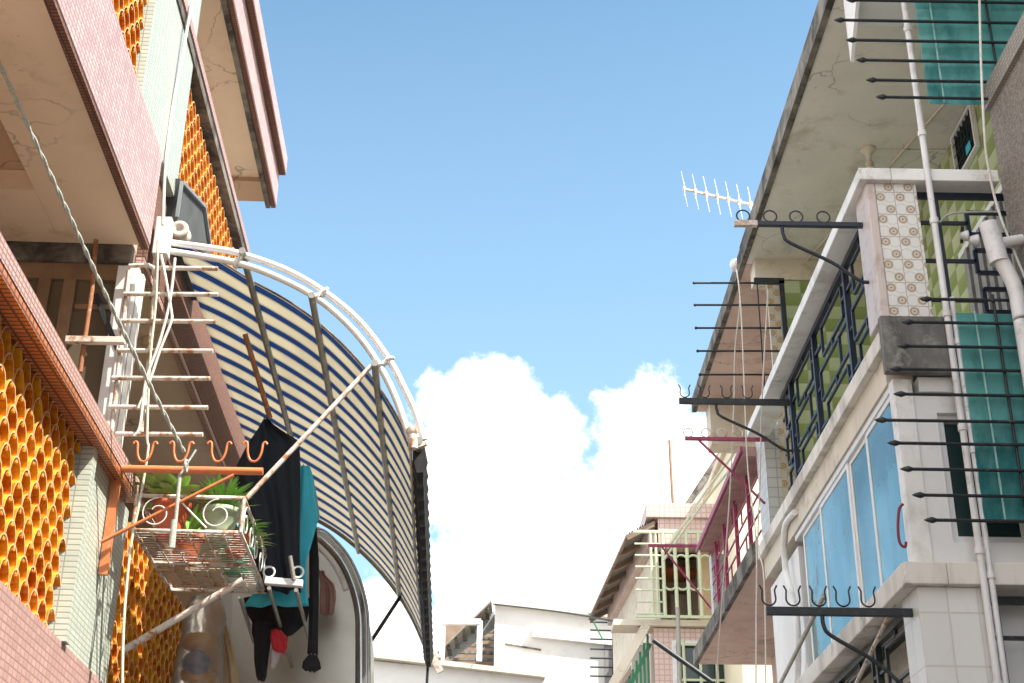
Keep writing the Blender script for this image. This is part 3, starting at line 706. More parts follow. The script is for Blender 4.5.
# canopy: corrugated sheet sloping towards the left and down
ctl = at(640, 528); cbl = at(583, 612); ctr = at(654, 522); cbr = at(612, 606)
K = MB(); U = onz(8.75, 654, 521); Lw = onz(8.75, 612, 606)
dirx = Lw-U; n = 44; D = onz(8.5, 627, 535)-U; vs = []; fs = []
for i in range(n+1):
    for j in range(41):
        p_ = U+dirx*(j/40)+D*(i/n); p_ = p_+Vector((0, 0, .03*math.sin(i*1.45))); vs.append(p_)
for i in range(n):
    for j in range(40): fs.append((i*41+j, i*41+j+1, (i+1)*41+j+1, (i+1)*41+j))
K.add(vs, fs, True); K.add([v+Vector((0,0,.02)) for v in vs], [tuple(reversed(f_)) for f_ in fs], True)
K.build('canopy', corr_mat, C_)
m = MB()
for j in (0, .17, .34, .51, .68, .85, .99): a_ = U+dirx*j+Vector((0,0,-.07)); m.bar(a_, a_+D, .09, .10)
for i in (0, 1): m.bar(U+D*i+Vector((0,0,-.03)), Lw+D*i+Vector((0,0,-.03)), .05, .06)
m.build('canopy_battens', far_tile_roof, C_)
m = MB(); m.bar(U+Vector((-.05,.1,-.25)), Lw+Vector((-.05,0,-.25)), .12, .42); m.build('gable_beam', soffit_pink, C_)
m = MB()
gx0, gx1 = at(660, 600).x, at(706, 600).x; gz0, gz1 = at(680, 621).z, at(680, 537).z
for x in (at(662, 580).x, at(674, 580).x, at(686, 580).x, at(698, 580).x): m.tube([(x, y-.3, gz0), (x, y-.3, gz1)], .035, 6)
for px in (650, 655): x = at(px, 580).x; m.tube([(x, y-.3, gz0), (x, y-.3, gz1)], .025, 6)
for i in range(8): z = lerp(gz0+.05, gz1-.02, i/7); m.tube([(at(634, 580).x, y-.3, z), (at(660, 580).x, y-.3, z)], .02, 5)
m.bar((gx0-.5, y-.3, gz1), (gx1+.3, y-.3, gz1), .05, .05); m.bar((gx0-.5, y-.3, gz0), (gx1+.3, y-.3, gz0), .05, .05)
for x in (at(668, 580).x, at(680, 580).x, at(692, 580).x, at(704, 580).x):
    for zc, a0, a1 in ((at(680, 566).z, -math.pi/2, math.pi/2), (at(680, 588).z, math.pi/2, 3*math.pi/2)):
        m.ring((x, y-.3, zc), .12, .022, (0,1,0), 10, 5, a0, a1)
m.build('window_bars', pale_green_iron, C_)
q = at(676, 572, 28.0); MB().lathe((q.x, 28.2, q.z), [(0, -.05), (.42, -.04), (.45, .05), (.2, .12), (0, .13)], 20).build('ceiling_light', orange_paint, C_)
m = MB(); dx0, dx1, dz = at(668, 600, 28.5).x, at(690, 600, 28.5).x, at(670, 590, 28.5).z
for (u0, u1, v0, v1) in ((dx0, dx0+.06, zr, dz), (dx1-.06, dx1, zr, dz), (dx0+.07, dx1-.07, dz-.06, dz)): m.box(u0, u1, 28.5, 28.58, v0, v1)
m.build('door_frame', brown_wood, C_)
MB().box(at(700, 560).x, at(712, 560).x, y+.3, y+.5, zr, gz1).build('curtain', curtain_tan, C_)
# stair parapet left of the pink wall
q0 = at(646, 626); q1 = at(612, 686)
m = MB(); m.bar(q0, q1, .25, .16); f = m.build('stair_parapet', cream_plaster, C_)
m = MB()
for i in range(6): a_ = lerp(Vector(at(640, 668)), Vector(at(626, 700)), i/5)+Vector((.1,0,.0)); m.bar((at(630+4*i, 660).x, y+.3, 5.3), (at(630+4*i, 660).x, y+.3, at(640, 675-9*i).z), .04, .04)
m.bar(at(652, 640)+Vector((0,.3,0)), at(630, 686)+Vector((0,.3,0)), .07, .07); m.build('stair_rail', green_iron, C_)
MB().box(at(634, 630).x, at(650, 630).x, y+.6, y+.7, 4.5, 6.5).build('stair_wall', soffit_grey, C_)
t = MB().tube([(at(677, 440).x, y+1, zt), (at(677, 440).x-.02, y+1, at(677, 438).z+.35)], .03, 8)
tag(t.build('roof_pole', brown_wood), 'thin brown pole standing alone on the far pink house', 'pole')
m = MB(); q0 = at(677, 590, 25.4); m.tube([(at(678, 620, 25.4).x, 25.4, 6.9), (at(679, 680, 25.4).x, 25.4, 4.0)], .04, 8)
tag(m.build('post', grey_steel), 'dark upright post in front of the far pink tiled front', 'post')
# black slanting pole near it
q0, q1 = ony(20, 653, 640), ony(20, 712, 682)
tag(MB().tube([q0, q1], .035, 8).build('black_pole', dark_iron), 'black pole slanting down in front of the far pink tiled front', 'pole')

# rust-spotted pale cables between second house and far house
g = 'pale cables crossing to the far house'
wire([ony(25.3, 668, 548), ony(21, 700, 500), ony(17.2, 735, 452)], .020, rope_pale, 'upper pale cable rising from the pale green bars', group=g)
wire([ony(25.3, 664, 560), ony(21, 702, 505), ony(17.2, 742, 455)], .020, rope_pale, 'lower pale cable rising from the pale green bars', group=g)

E_ = thing('cream_house', 'sunlit cream house seen through the bars of the pink railing', 'house', (6, 24, -EYE))
q = ony(24, 729, 446)
MB().box(q.x, 12, 24, 30, -EYE, q.z).build('wall', plain('sunny_cream', (.80,.72,.52), (.70,.62,.45), .8, 1), E_)
MB().box(q.x-.08, 12, 23.9, 30, q.z+.002, q.z+.12).build('coping', pale_cream if False else cream_plaster, E_)
G_ = thing('grey_house', 'grey rendered gable behind the far pink house', 'house', (5.5, 32, -EYE))
m = MB(); pa = ony(30, 688, 512); pb = ony(30, 728, 446)
m.prism([(pa.x, 30, -EYE), (pa.x, 30, pa.z), (pb.x, 30, pb.z), (9, 30, pb.z+.5), (9, 30, -EYE)], (0, 6, 0)); m.build('wall', far_grey, G_)
m = MB(); m.bar(pa-Vector((.1, .1, 0)), pb+Vector((0, -.1, .05)), .3, .12); m.build('verge', stained_edge, G_)

D_ = thing('white_house', 'bright white building closing the alley with a lean-to roof at its corner', 'house', (0, 38, -EYE))
def at6(px, py, yy=36.0): return ony(yy, px, py)
pts = [at6(495, 604), at6(640, 621), at6(700, 628)]
m = MB(); m.prism([(pts[0].x, 36, -EYE), (pts[0].x, 36, pts[0].z), (pts[1].x, 36, pts[1].z), (pts[2].x+2, 36, pts[2].z-.3), (pts[2].x+2, 36, -EYE)], (0, 8, 0))
m.build('wall', bright_wall, D_)
a_, b_ = at6(532, 629), at6(640, 641); m = MB(); m.prism([(a_.x, 35.85, a_.z), (a_.x, 35.85, a_.z-.22), (b_.x+2, 35.85, b_.z-.42), (b_.x+2, 35.85, b_.z-.2)], (0, .149, 0)); m.build('ledge', bright_wall, D_)
a_, b_ = at6(495, 604), at6(700, 628); m = MB(); m.bar((a_.x, 35.95, a_.z), (b_.x, 35.95, b_.z), .25, .07); m.build('coping', cream_plaster, D_)
a_, b_ = at6(505, 644), at6(541, 650); m = MB(); m.bar((a_.x, 35.985, a_.z), (b_.x, 35.985, b_.z), .03, .04); m.build('wall_ledge', stained_edge, D_)
# lower parapet at the left
a_, b_ = at6(350, 654, 35.6), at6(545, 677, 35.6)
m = MB(); m.prism([(a_.x-14, 35.6, a_.z+1.0), (b_.x, 35.6, b_.z), (b_.x, 35.6, -EYE), (a_.x-14, 35.6, -EYE)], (0, .35, 0)); m.build('lower_wall', bright_wall, D_)
m = MB(); m.bar((a_.x-.1, 35.55, a_.z), (b_.x, 35.55, b_.z), .45, .12); m.build('parapet_cap', cream_plaster, D_)
# lean-to
r0, r1 = at6(437, 652, 35.8), at6(491.5, 599.5, 35.8)
s1 = onz(r1.z, 494, 611); ex = s1-r1; ex.x = .03; ex.z = 0
m = MB(); m.prism([r0, r1, r1+Vector((0,0,-.05)), r0+Vector((0,0,-.05))], ex); lt = m.build('lean_to_roof', roof_sheet, D_)
m = MB()
for i in range(7): p_ = lerp(r0, r1, (i+.4)/7)+Vector((0, .12, -.08)); m.bar(p_, p_+ex*.93, .10, .05)
m.build('battens', stained_edge, lt)
yb_w = 35.8+ex.y+.02
m = MB(); m.prism([at6(443, 649, yb_w), at6(494, 611, yb_w), at6(497, 626, yb_w), at6(450, 659, yb_w)], (0, .12, 0)); m.build('gable_board', far_grey, D_)
m = MB(); m.box(at6(441, 650, 39).x, at6(502, 650, 39).x, 39, 39.1, 7.6, at6(500, 622, 39).z); m.build('back_wall', far_tile_roof, D_)
m = MB()
for k_ in range(5): q_, w_ = at6(452+6*k_, 656-7*k_, 38.5), at6(500, 660-7*k_, 38.5); m.bar((q_.x, 38.5, w_.z), (w_.x, 38.5, w_.z), .10, .07)
m.build('inner_battens', stained_edge, D_)
m = MB()
for px in (443, 480): q = at6(px, 620, 35.5); m.box(q.x-.07, q.x+.07, 35.45, 35.59, at6(px, 665).z, at6(px, 621, 35.5).z)
m.bar(at6(443, 622, 35.5), at6(481, 622, 35.5), .14, .14); m.build('post_frame', white_paint, D_)
# window and its guard at the right
m = MB(); m.box(at6(604, 650).x, at6(640, 650).x, 35.9, 35.99, 7.3, at6(604, 640).z); f = m.build('window', grey_blind, D_)
m = MB(); 
for px in (613, 622, 632): m.box(at6(px, 650).x-.03, at6(px, 650).x+.03, 35.84, 35.89, 7.3, at6(604, 642).z)
m.build('frame', alu_frame, f)
t = thing('bar_guard', 'thin dark bars projecting beside the window of the white building', 'window guard', (at6(615, 650).x, 35.3, 7.6))
m = MB()
for py in (622, 630, 639, 649, 658, 667, 676, 686): a_, b_ = at6(590, py, 35.3), at6(630, py+1, 35.3); m.tube([a_, b_], .022, 5)
for px in (613, 623): m.tube([at6(px, 618, 35.3), at6(px, 700, 35.3)], .022, 5)
m.build('bars', dark_iron, t)
MB().tube([at6(589, 613, 35.3), at6(603, 640, 35.3)], .022, 5).build('stay', green_iron, t)
wire([ony(35.9, 493, 604), ony(31, 560, 612), ony(26.5, 618, 622), ony(26, 650, 628)], .02, dark_iron, 'thin black line strung along the top of the white building')
# ================================================================== LEFT HOUSE
frame('L')
W = -1.80
H = thing('mosaic_house', 'house on the left with pink mosaic bands, green mosaic pillars and amber breeze block screens', 'house', (-4, 6, -EYE))
MB().box(-9, -3.1, -4, 11.6, -EYE, 7.5).build('wall', cream_plaster, H)
# lower band (base), upper band, roof bands
MB().box(W-.22, W, -2, 11.2, .95, 1.56).build('base_band', base_mosaic, H)
MB().box(-3.1, W-.222, -2, 11.2, .98, 1.10).build('floor_slab', soffit_tan, H)
def band(y0, y1, z0, z1, x=W, th=.05):
    MB().box(x-th, x, y0, y1, z0+.03, z1).build('upper_band', pink_mosaic, H)
    MB().box(x-th+.003, x-.003, y0, y1-.002, z0, z0+.028).build('band_edge', brown_mosaic, H)
band(-2, 7.12, 3.95, 4.58)
MB().box(-3.1, W-.052, -2, 7.12, 4.10, 4.3).build('balcony_soffit', soffit_panel, H)
m = MB(); m.box(W-.50, W-.052, -2, 7.11, 3.975, 4.098); m.box(-3.1, W-.502, 6.55, 7.11, 3.975, 4.098); m.build('soffit_border', soffit_tan, H)
MB().box(-3.1, W-.1, 7.12, 7.22, 3.86, 3.99).build('window_header', stained_edge, H)
# second stretch of the balcony floor, under the awning
MB().box(W-.10, W-.05, 7.24, 12.1, 3.97, 4.56).build('upper_band', brown_mosaic, H)  # brown instead of pink: the awning's shade is put into the colour
MB().box(W-.10, W-.053, 7.24, 12.1, 3.93, 3.968).build('band_edge', cap_mosaic, H)
MB().box(-3.1, W-.102, 7.24, 12.1, 3.98, 4.3).build('balcony_soffit', soffit_tan, H)
MB().box(-3.05, -2.9, 7.3, 12, 1.2, 3.97).build('recess_wall', soffit_panel, H)
MB().box(-2.89, W-.12, 11.3, 11.5, 1.57, 3.97).build('end_wall', soffit_panel, H)
# caps
def cap(y0, y1, z, xo=W+.06, xi=W-.10):
    MB().box(xi, xo, y0, y1, z, z+.085).build('parapet_cap', cap_mosaic, H)
    MB().box(xi, xo-.004, y0, y1-.003, z-.045, z-.002).build('cap_underside', brown_mosaic if False else under_mosaic, H)
under_mosaic = mosaic('under_mosaic', (.62,.22,.08), (.48,.16,.06), (.14,.05,.03), .055, .035, .2, .35, stain=(.18,.08,.04), lo=.55, hi=.85)  # orange-brown paints the warm reflected shade under the cap into the tiles
cap(-2, 7.36, 2.565)
MB().box(W-.14, W+.01, 4, 10.4, 5.70, 5.76).build('parapet_cap', cap_mosaic, H)
MB().box(W-.14, W-.0, 4, 10.4, 5.62, 5.697).build('cap_underside', stained_edge, H)
# green mosaic pillars
MB().box(W-.30, W-.01, 6.60, 7.50, 1.562, 2.518).build('pillar', green_mosaic, H)
MB().box(W-.30, W+.02, 6.52, 6.597, 1.562, 2.518).build('pillar_edge', green_mosaic, H)
MB().box(W-.30, W-.01, 6.60, 7.62, 4.582, 7.18).build('pillar', green_mosaic, H)
MB().box(W-.30, W-.004, 6.50, 6.597, 4.582, 7.18).build('pillar_edge', green_mosaic, H)
# breeze block screens of half-round glazed tiles
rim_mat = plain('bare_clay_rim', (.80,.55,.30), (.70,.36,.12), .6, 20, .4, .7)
rim_ids = set(4*k+2 for k in range(9)); shaded_inner_ids = set(4*k+1 for k in range(4, 9))
inner_shade_mat = plain('painted_inner_shade', (.34,.07,.012), (.20,.035,.010), .3, 14, .35, .7)  # dark red paints self-shading onto the upper and near inner tile faces
def screen(y0, y1, z0, z1, label=None):
    R = .076; rp = .083; ez = 1.22; th = .009; dep = .11; m = MB(); nseg = 9
    rows = int((z1-z0)/rp)+2; rnd = random.Random(int(y0*10+z0*7))
    xo = W-.045
    for r in range(rows):
        zc = z0+r*rp-.03; off = (r % 2)*R
        n = int((y1-y0)/(2*R))+2
        for i in range(n):
            yc = y0+off+i*2*R-R*.5; 
            if yc > y1-R*.4 or yc < y0+R*.1 or zc+R > z1+.04: continue
            t0 = rnd.uniform(-.003, .003); tz = rnd.uniform(-.002, .002); tilt = rnd.uniform(-.02, .02)
            vs = []
            for x in (xo-dep+t0, xo+t0):
                for rr in (R-.002, R-th):
                    for k in range(nseg+1):
                        a = math.radians(-14)+math.radians(208)*k/nseg
                        vs.append((x, yc+rr*math.cos(a+tilt), zc+tz+rr*ez*math.sin(a+tilt)))
            g = nseg+1; fs = []
            for k in range(nseg):
                fs += [(k, k+1, 2*g+k+1, 2*g+k), (g+k+1, g+k, 3*g+k, 3*g+k+1), (2*g+k, 2*g+k+1, 3*g+k+1, 3*g+k), (k+1, k, g+k, g+k+1)]
            fs += [(0, g, 3*g, 2*g), (g-1, 3*g-1, 4*g-1, 2*g-1)]
            m.add(vs, fs)
    o = m.build('breeze_screen', amber, H, label, recalc=False); o.data.materials.append(rim_mat); o.data.materials.append(inner_shade_mat)
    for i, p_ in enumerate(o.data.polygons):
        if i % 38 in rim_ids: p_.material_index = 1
        elif i % 38 in shaded_inner_ids: p_.material_index = 2
    return o
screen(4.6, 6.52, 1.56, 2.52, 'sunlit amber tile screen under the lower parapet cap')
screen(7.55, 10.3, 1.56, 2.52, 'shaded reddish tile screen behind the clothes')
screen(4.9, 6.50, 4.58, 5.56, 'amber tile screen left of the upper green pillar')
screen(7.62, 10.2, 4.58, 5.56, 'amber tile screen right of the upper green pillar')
for (y0, y1, z0, z1) in ((4, 10.4, 1.2, 2.6), (4, 10.3, 4.6, 5.6)): MB().box(W-.62, W-.60, y0, y1, z0, z1).build('interior_shade_sheet', room_dark, H)  # dark sheets standing in for the shade of the open interior
# roof eave with two stepped bands
MB().box(-3.1, -1.952, 4, 11.9, 7.20, 7.32).build('eave_soffit', soffit_tan, H)
m = MB(); m.box(-3.1, -2.3, 4, 10.9, 7.15, 7.197); m.box(-3.1, -1.952, 11.5, 11.86, 7.15, 7.197); m.build('soffit_border', soffit_panel, H)
MB().box(-1.95, -1.905, 4, 11.9, 7.10, 7.30).build('eave_edge', stained_edge, H)
MB().box(-1.903, -1.856, 4, 11.93, 7.15, 7.494).build('roof_band', pink_mosaic, H)
MB().box(-1.902, -1.859, 4, 11.925, 7.12, 7.148).build('band_edge', brown_mosaic, H)
MB().box(-2.2, -1.791, 4, 11.93, 7.52, 7.70).build('roof_band', pink_mosaic, H)
MB().box(-2.2, -1.794, 4, 11.925, 7.496, 7.518).build('band_edge', brown_mosaic, H)
MB().box(-9, -2.21, 4, 11.8, 7.5, 7.68).build('roof_slab', grey_concrete, H)
# window across the end of the balcony, facing down the alley
zt, zb = 3.86, 2.70
m = MB(); xs = [-3.1, -2.36, W-.04]
m.box(-3.1, W-.05, 7.14, 7.20, zt-.10, zt); 
for x in (-2.78, -2.36, -2.22): m.box(x-.035, x+.035, 7.13, 7.19, zb, zt-.102)
m.box(-2.18, W-.06, 7.15, 7.19, zt-.28, zt-.25)
f = m.build('end_window', brown_wood, H, bevel=.004)
MB().box(-3.1, W-.09, 7.165, 7.172, zb, zt-.1).build('pane', brown_glass, f)
q0, q1 = ony(7.12, 96, 295), ony(7.12, 118, 350)
m = MB(); m.bar(q0, q1, .03, .03); m.build('brace', dark_iron, f)
m = MB(); m.box(W-.10, W-.045, 7.10, 7.22, 2.70, 3.84); m.box(W-.043, W-.015, 7.13, 7.19, 2.74, 3.80); m.build('corner_post', white_metal, H, bevel=.005)
m = MB(); m.box(W-.16, W-.102, 7.11, 7.2, 2.7, 3.84); m.build('corner_post', alu_frame, H, bevel=.005)

# ---- grey sheet metal hood above the awning
q = [onx(W-.02, 164, 196), onx(W+.0, 204, 206), onx(W+.0, 214, 246), onx(W+.0, 172, 250)]
t = thing('window_hood', 'dark grey sheet metal hood tucked between the green pillar and the awning', 'hood', (q[3].x, q[3].y, q[3].z))
m = MB(); y0, y1 = q[0].y, q[2].y
m.prism([(W-.09, 7.62, 4.40), (W-.09, 7.55, 4.70), (W-.09, 8.30, 4.97), (W-.09, 8.62, 4.86), (W-.09, 8.62, 4.40)], (.11, 0, 0)); m.build('side_sheet', plain('hood_grey', (.055,.062,.065), (.09,.095,.10), .8, 4, bump=.1), t, bevel=.004)
m = MB(); P = [(W+.03, 7.55, 4.42), (W+.03, 7.56, 4.68), (W+.03, 8.30, 4.95), (W+.03, 8.60, 4.84), (W+.03, 8.60, 4.42)]
for i in range(4): m.bar(P[i], P[i+1], .02, .02)
m.build('rim', plain('rim_grey', (.24,.26,.27), (.17,.19,.2), .4, 6), t)

# ================================================================== AWNING
Y0, Y1 = 7.72, 12.2
prof = smooth_path([(-1.79, 0, 4.36), (-1.78, 0, 4.355)], 1)
prof = []
KN = [(-1.79, 4.36), (-1.31, 4.10), (-.885, 3.82), (-.50, 3.40), (-.25, 2.93)]
for a_, b_ in zip(KN, KN[1:]):
    for k in range(9): prof.append(Vector((lerp(a_[0], b_[0], k/9)+.012*math.sin(math.pi*k/9), 0, lerp(a_[1], b_[1], k/9)+.012*math.sin(math.pi*k/9))))
prof.append(Vector((-.25, 0, 2.93)))
prof_ = (0,)
t = thing('awning', 'blue and cream striped arched awning on a white pipe hoop over the alley', 'awning', (-1.76, 7.4, 4.2))
AW = t
ny = 90; np_ = len(prof)
me = bpy.data.meshes.new('canopy'); bm = bmesh.new(); uvl = bm.loops.layers.uv.new('UVMap')
ribs_y = []
grid = []
for i in range(ny+1):
    yy = lerp(Y0, Y1, i/ny); row = []
    for j, p_ in enumerate(prof):
        s = j/(np_-1)
        sag = -.006*math.sin(s*math.pi*4)**2*math.sin(yy*4+s*3)**2 + .003*math.sin(yy*3+s*5)
        x, z = p_.x+sag*.3, p_.z+sag
        if i == 0: z -= 0
        row.append(bm.verts.new(world((x, yy+.02*math.sin(s*6), z))-OFF[t.name]))
    grid.append(row)
for i in range(ny):
    for j in range(np_-1):
        f = bm.faces.new((grid[i][j], grid[i][j+1], grid[i+1][j+1], grid[i+1][j])); f.smooth = True
        for l, (a_, b_) in zip(f.loops, ((i, j), (i, j+1), (i+1, j+1), (i+1, j))): l[uvl].uv = (b_/np_, (Y1-Y0)*a_/ny)
bm.to_mesh(me); bm.free(); me.materials.append(canvas)
o = bpy.data.objects.new('canopy', me); COL.objects.link(o); o.parent = t
sm = o.modifiers.new('thick', 'SOLIDIFY'); sm.thickness = .004
OFF['canopy'] = OFF[t.name]
# near hoops: two pipes of different radius, with clips
P0 = smooth_path([(x, 7.36, z) for x, z in ((-1.79,4.085),(-1.568,4.052),(-1.342,4.013),(-1.132,3.94),(-.902,3.822),(-.725,3.684),(-.575,3.52),(-.454,3.336),(-.370,3.165),(-.303,2.985),(-.28,2.92))], 5)
P1 = smooth_path([(x, 7.36, z) for x, z in ((-1.79,4.14),(-1.49,4.105),(-1.314,4.07),(-1.052,3.975),(-.817,3.835),(-.60,3.648),(-.422,3.41),(-.336,3.25),(-.262,3.095),(-.206,2.928))], 5)
MB().tube(P0, .020, 12).build('hoop', white_metal, t)
MB().tube(P1, .020, 12).build('hoop', white_metal, t)
for px, py in ((240, 262), (312, 300), (372, 366)):
    q = ony(7.36, px, py); i = min(range(len(P0)), key=lambda k: (P0[k]-q).length)
    a_ = P0[i]; j = min(range(len(P1)), key=lambda k: (P1[k]-a_).length); b_ = P1[j]
    m = MB(); m.bar(a_+(a_-b_)*.25, b_+(b_-a_)*.25, .02, .045, (0,1,0)); m.ring(a_, .028, .009, (P0[i+1]-P0[i-1]), 12); m.ring(b_, .028, .009, (P0[i+1]-P0[i-1]), 12)
    m.build('clip', white_metal, t)
# ribs along the awning
for xr in (-1.31, -.885, -.50):
    i = next(k for k in range(np_) if prof[k].x >= xr); z_ = prof[i].z-.035
    m = MB(); m.tube([(xr, 7.30, z_), (xr, Y1+.05, z_)], .021, 10); m.build('rib', grey_steel, t)
HP = []
for j, p_ in enumerate(prof):
    s_ = j/(np_-1); sg_ = .003*math.sin(Y0*3+s_*5); HP.append((p_.x+sg_*.3, Y0+.02*math.sin(s_*6), p_.z+sg_))
MB().tube(HP, .007, 6).build('hem', stained_edge, t)
# far hoop
MB().tube([(p_.x, Y1-.03, p_.z-.03) for p_ in prof], .018, 8).build('hoop', grey_steel, t)
# lower front bar with the dark folded valance
MB().tube([(-.235, 7.30, 2.90), (-.225, Y1+.1, 2.90)], .024, 10).build('front_bar', grey_steel, t)
vs = []; fs = []; n = 150
for i in range(n+1):
    yy = lerp(7.42, Y1-.02, i/n); sc = .02*abs(math.sin(i*math.pi/7.5))
    for k, (dx, dz) in enumerate(((-.03, 0), (.028, .01), (.042+.012*math.sin(i*.9), -.09), (.03, -.17-sc), (-.005, -.175-sc), (-.03+.01*math.sin(i*1.3), -.09))): vs.append((-.235+dx, yy, 2.93+dz))
for i in range(n):
    for k in range(6): fs.append((i*6+k, i*6+(k+1) % 6, (i+1)*6+(k+1) % 6, (i+1)*6+k))
fs += [tuple(range(6)), tuple(reversed(range(n*6, n*6+6)))]
MB().add(vs, fs, False).build('valance', valance_cloth, t)
m = MB(); m.ball((-.272, 7.30, 2.955), .034).tube([(-.272, 7.30, 2.95), (-.262, 7.30, 2.85)], .026, 10).bar((-.29, 7.32, 2.855), (-.19, 7.32, 2.89), .03, .02); m.build('joint', rusty_white, t)
m = MB(); m.tube([(-.26, Y1+.05, 2.87), (-.12, Y1+.05, 2.86)], .028, 8).bar((-.24, Y1, 2.95), (-.12, Y1, 2.72), .03, .06); m.build('joint', rusty_white, t)
MB().tube([(-.23, Y1, 2.9), (-.235, Y1, 2.58)], .012, 6).build('hanging_rod', dark_iron, t)
MB().tube([(-.285, 7.5, 2.95), (-.29, 9.2, 2.86), (-.27, 12.1, 2.9)], .010, 6).build('edge_cord', rope_white, t)
# wall bracket and roller drum at the near end
q = ony(7.3, 165, 237)
m = MB(); a_, b_ = ony(7.3, 161, 218), ony(7.3, 160, 255); m.box(q.x-.06, q.x+.03, 7.28, 7.36, b_.z, a_.z); m.build('wall_bracket', white_metal, t, bevel=.006)
q = ony(7.45, 179, 229)
m = MB().lathe((q.x, 7.45, q.z), [(0, .02), (.018, .02), (.020, -.005), (.05, -.01), (.058, .0), (.058, .012), (.045, .018), (.045, .07), (.058, .075), (.058, .10), (0, .1)], 22, axis='y'); m.build('winding_drum', plain('drum_cream', (.70,.62,.55), (.5,.38,.3), .5, 10), t)
# braces
a_ = ony(7.36, 371, 366); b_ = ony(7.25, 247, 498)
tag(MB().tube([a_, b_], .014, 8).build('brace_tube', rusty_white), 'pale straight tube from the awning hoop down to the plant basket', 'tube')
a_ = Vector((-.53, 12.1, 3.38)); b_ = onx(-1.5, 340, 690); b_ = ony(11.6, 338, 692)
a_ = ony(12.1, 400, 597)
m = MB().tube([a_, b_], .017, 8)
tag(m.build('awning_stay', dark_iron), 'dark stay running down from the far end of the awning past the steel hood', 'stay')
# rusty loose tube in front of the awning
a_, b_ = ony(8.0, 245, 334), ony(8.3, 270, 418)
tag(MB().tube([a_, b_], .017, 8).build('rusty_tube', rust), 'short rusty tube hanging under the awning above the dark cloth', 'tube')

# ================================================================== LADDER GUARD
y = 7.05
t = thing('rung_guard', 'rusty white guard of seven rungs beside the window of the left house', 'window guard', (W, y, 2.8))
m = MB(); a_, b_ = ony(y, 129, 271), ony(y, 111, 436); m.tube([a_, b_], .013, 8).build('upright', rusty_white, t)
m = MB(); P = [ony(y, 129, 266), ony(y, 148, 265), ony(y, 154, 268), ony(y, 156, 274), ony(y, 150, 350), ony(y, 141, 432)]; m.tube([P[0], P[1], P[2], P[3], P[4], P[5]], .013, 8).build('upright', rusty_white, t)
rg = ((155,268,218), (124,294,218), (121,321,216), (117,350.5,213), (112,378,210), (109,407,208), (116,434,203))
for xl, yy, xr in rg: MB().tube([ony(y-.025, xl, yy), ony(y-.025, xr, yy+.6)], .0135, 8).build('rung', rusty_white, t)
tag(MB().tube([ony(6.9, 96, 240), ony(6.9, 92, 290), ony(6.9, 80, 372)], .013, 8).build('rusty_rod', rust), 'thin rusty rod hanging from the soffit in front of the brown window', 'rod')
a_, b_ = ony(6.88, 66, 340), ony(6.88, 125, 341)
tag(MB().bar(a_, b_, .04, .035).build('wooden_batten', rusty_white, bevel=.003), 'short rust stained batten crossing the rusty rod', 'batten')

# ================================================================== ORANGE ROD WITH HOOKS
y = 6.95; a_, b_ = ony(y, 112, 468.5), ony(y, 263, 471.5)
t = thing('clothes_bracket', 'orange bracket with four open hooks in front of the potted plants', 'clothes bracket', (a_.x, y, a_.z), 'clothes pole brackets over the alley')
MB().tube([a_, b_], .020, 12).build('arm', orange_paint, t)
for px in (143, 179.5, 217.5, 253.5):
    c = ony(y, px, 463); r = .028
    pts = [c+Vector((dx, 0, dz)) for dx, dz in ((-.062, .105), (-.052, .118), (-.040, .105), (-.036, .06), (-.022, .02), (0, .008), (.022, .02), (.036, .06), (.040, .105), (.052, .118), (.062, .105))]
    MB().tube(smooth_path(pts, 3), .0065, 6).build('hook', orange_paint, t)
MB().tube([ony(y-.02, 234, 475), ony(y-.02, 101, 542)], .010, 8).build('strut', orange_paint, t)
a_, b_ = onx(W+.03, 117, 478), onx(W+.03, 104, 560)
MB().bar((W+.02, 7.02, 2.56), (W+.02, 7.02, 2.02), .028, .045, (1,0,0)).build('wall_plate', orange_paint, t)
# ---- white tube from the wall to the basket
frame('L')
tag(MB().tube([onx(W+.02, 122, 651), ony(7.6, 243, 580)], .020, 10).build('support_tube', rusty_white), 'white tube rising from the green pillar to the underside of the plant basket', 'tube')

# ================================================================== PLANT BASKET
zb_ = 2.30; ztb = 2.49; xa, xb = W+.105, W+.665; ya_, yb_ = 7.15, 8.28
t = thing('plant_basket', 'white wire basket with scroll sides, holding potted plants outside the left house', 'basket', (xa, ya_, zb_))
BX = t
m = MB()
for z in (zb_, ztb):
    m.tube([(xa, ya_, z), (xb, ya_, z), (xb, yb_, z), (xa, yb_, z)], .011, 8, closed=True)
for (x, y_) in ((xa, ya_), (xb, ya_), (xb, yb_), (xa, yb_)): m.tube([(x, y_, zb_), (x, y_, ztb)], .011, 8)
m.tube([(xa, (ya_+yb_)/2, zb_-.005), (xb, (ya_+yb_)/2, zb_-.005)], .009, 8)
m.build('frame', rusty_white, t)
m = MB(); n = 27
for i in range(1, n): y_ = lerp(ya_, yb_, i/n); m.tube([(xa, y_, zb_), (xb, y_, zb_)], .0024, 5)
for i in range(1, 6): x = lerp(xa, xb, i/6); m.tube([(x, ya_, zb_-.006), (x, yb_, zb_-.006)], .004, 5)
m.build('base_grid', rusty_white, t)
def scroll(cx, cz, R, turns, dirn, fn):
    pts = []
    for i in range(26):
        a = dirn*turns*2*math.pi*i/25; r = R*(1-.62*i/25); pts.append(fn(cx+r*math.cos(a+math.pi/2), cz+r*math.sin(a+math.pi/2)))
    MB().tube(pts, .0038, 6).build('scroll', white_metal, BX)
fy = lambda u, v: (u, ya_-.004, v); zc = (zb_+ztb)/2
scroll(xa+.115, zc, .085, 1.15, 1, fy); scroll(xa+.43, zc, .085, 1.15, 1, fy)
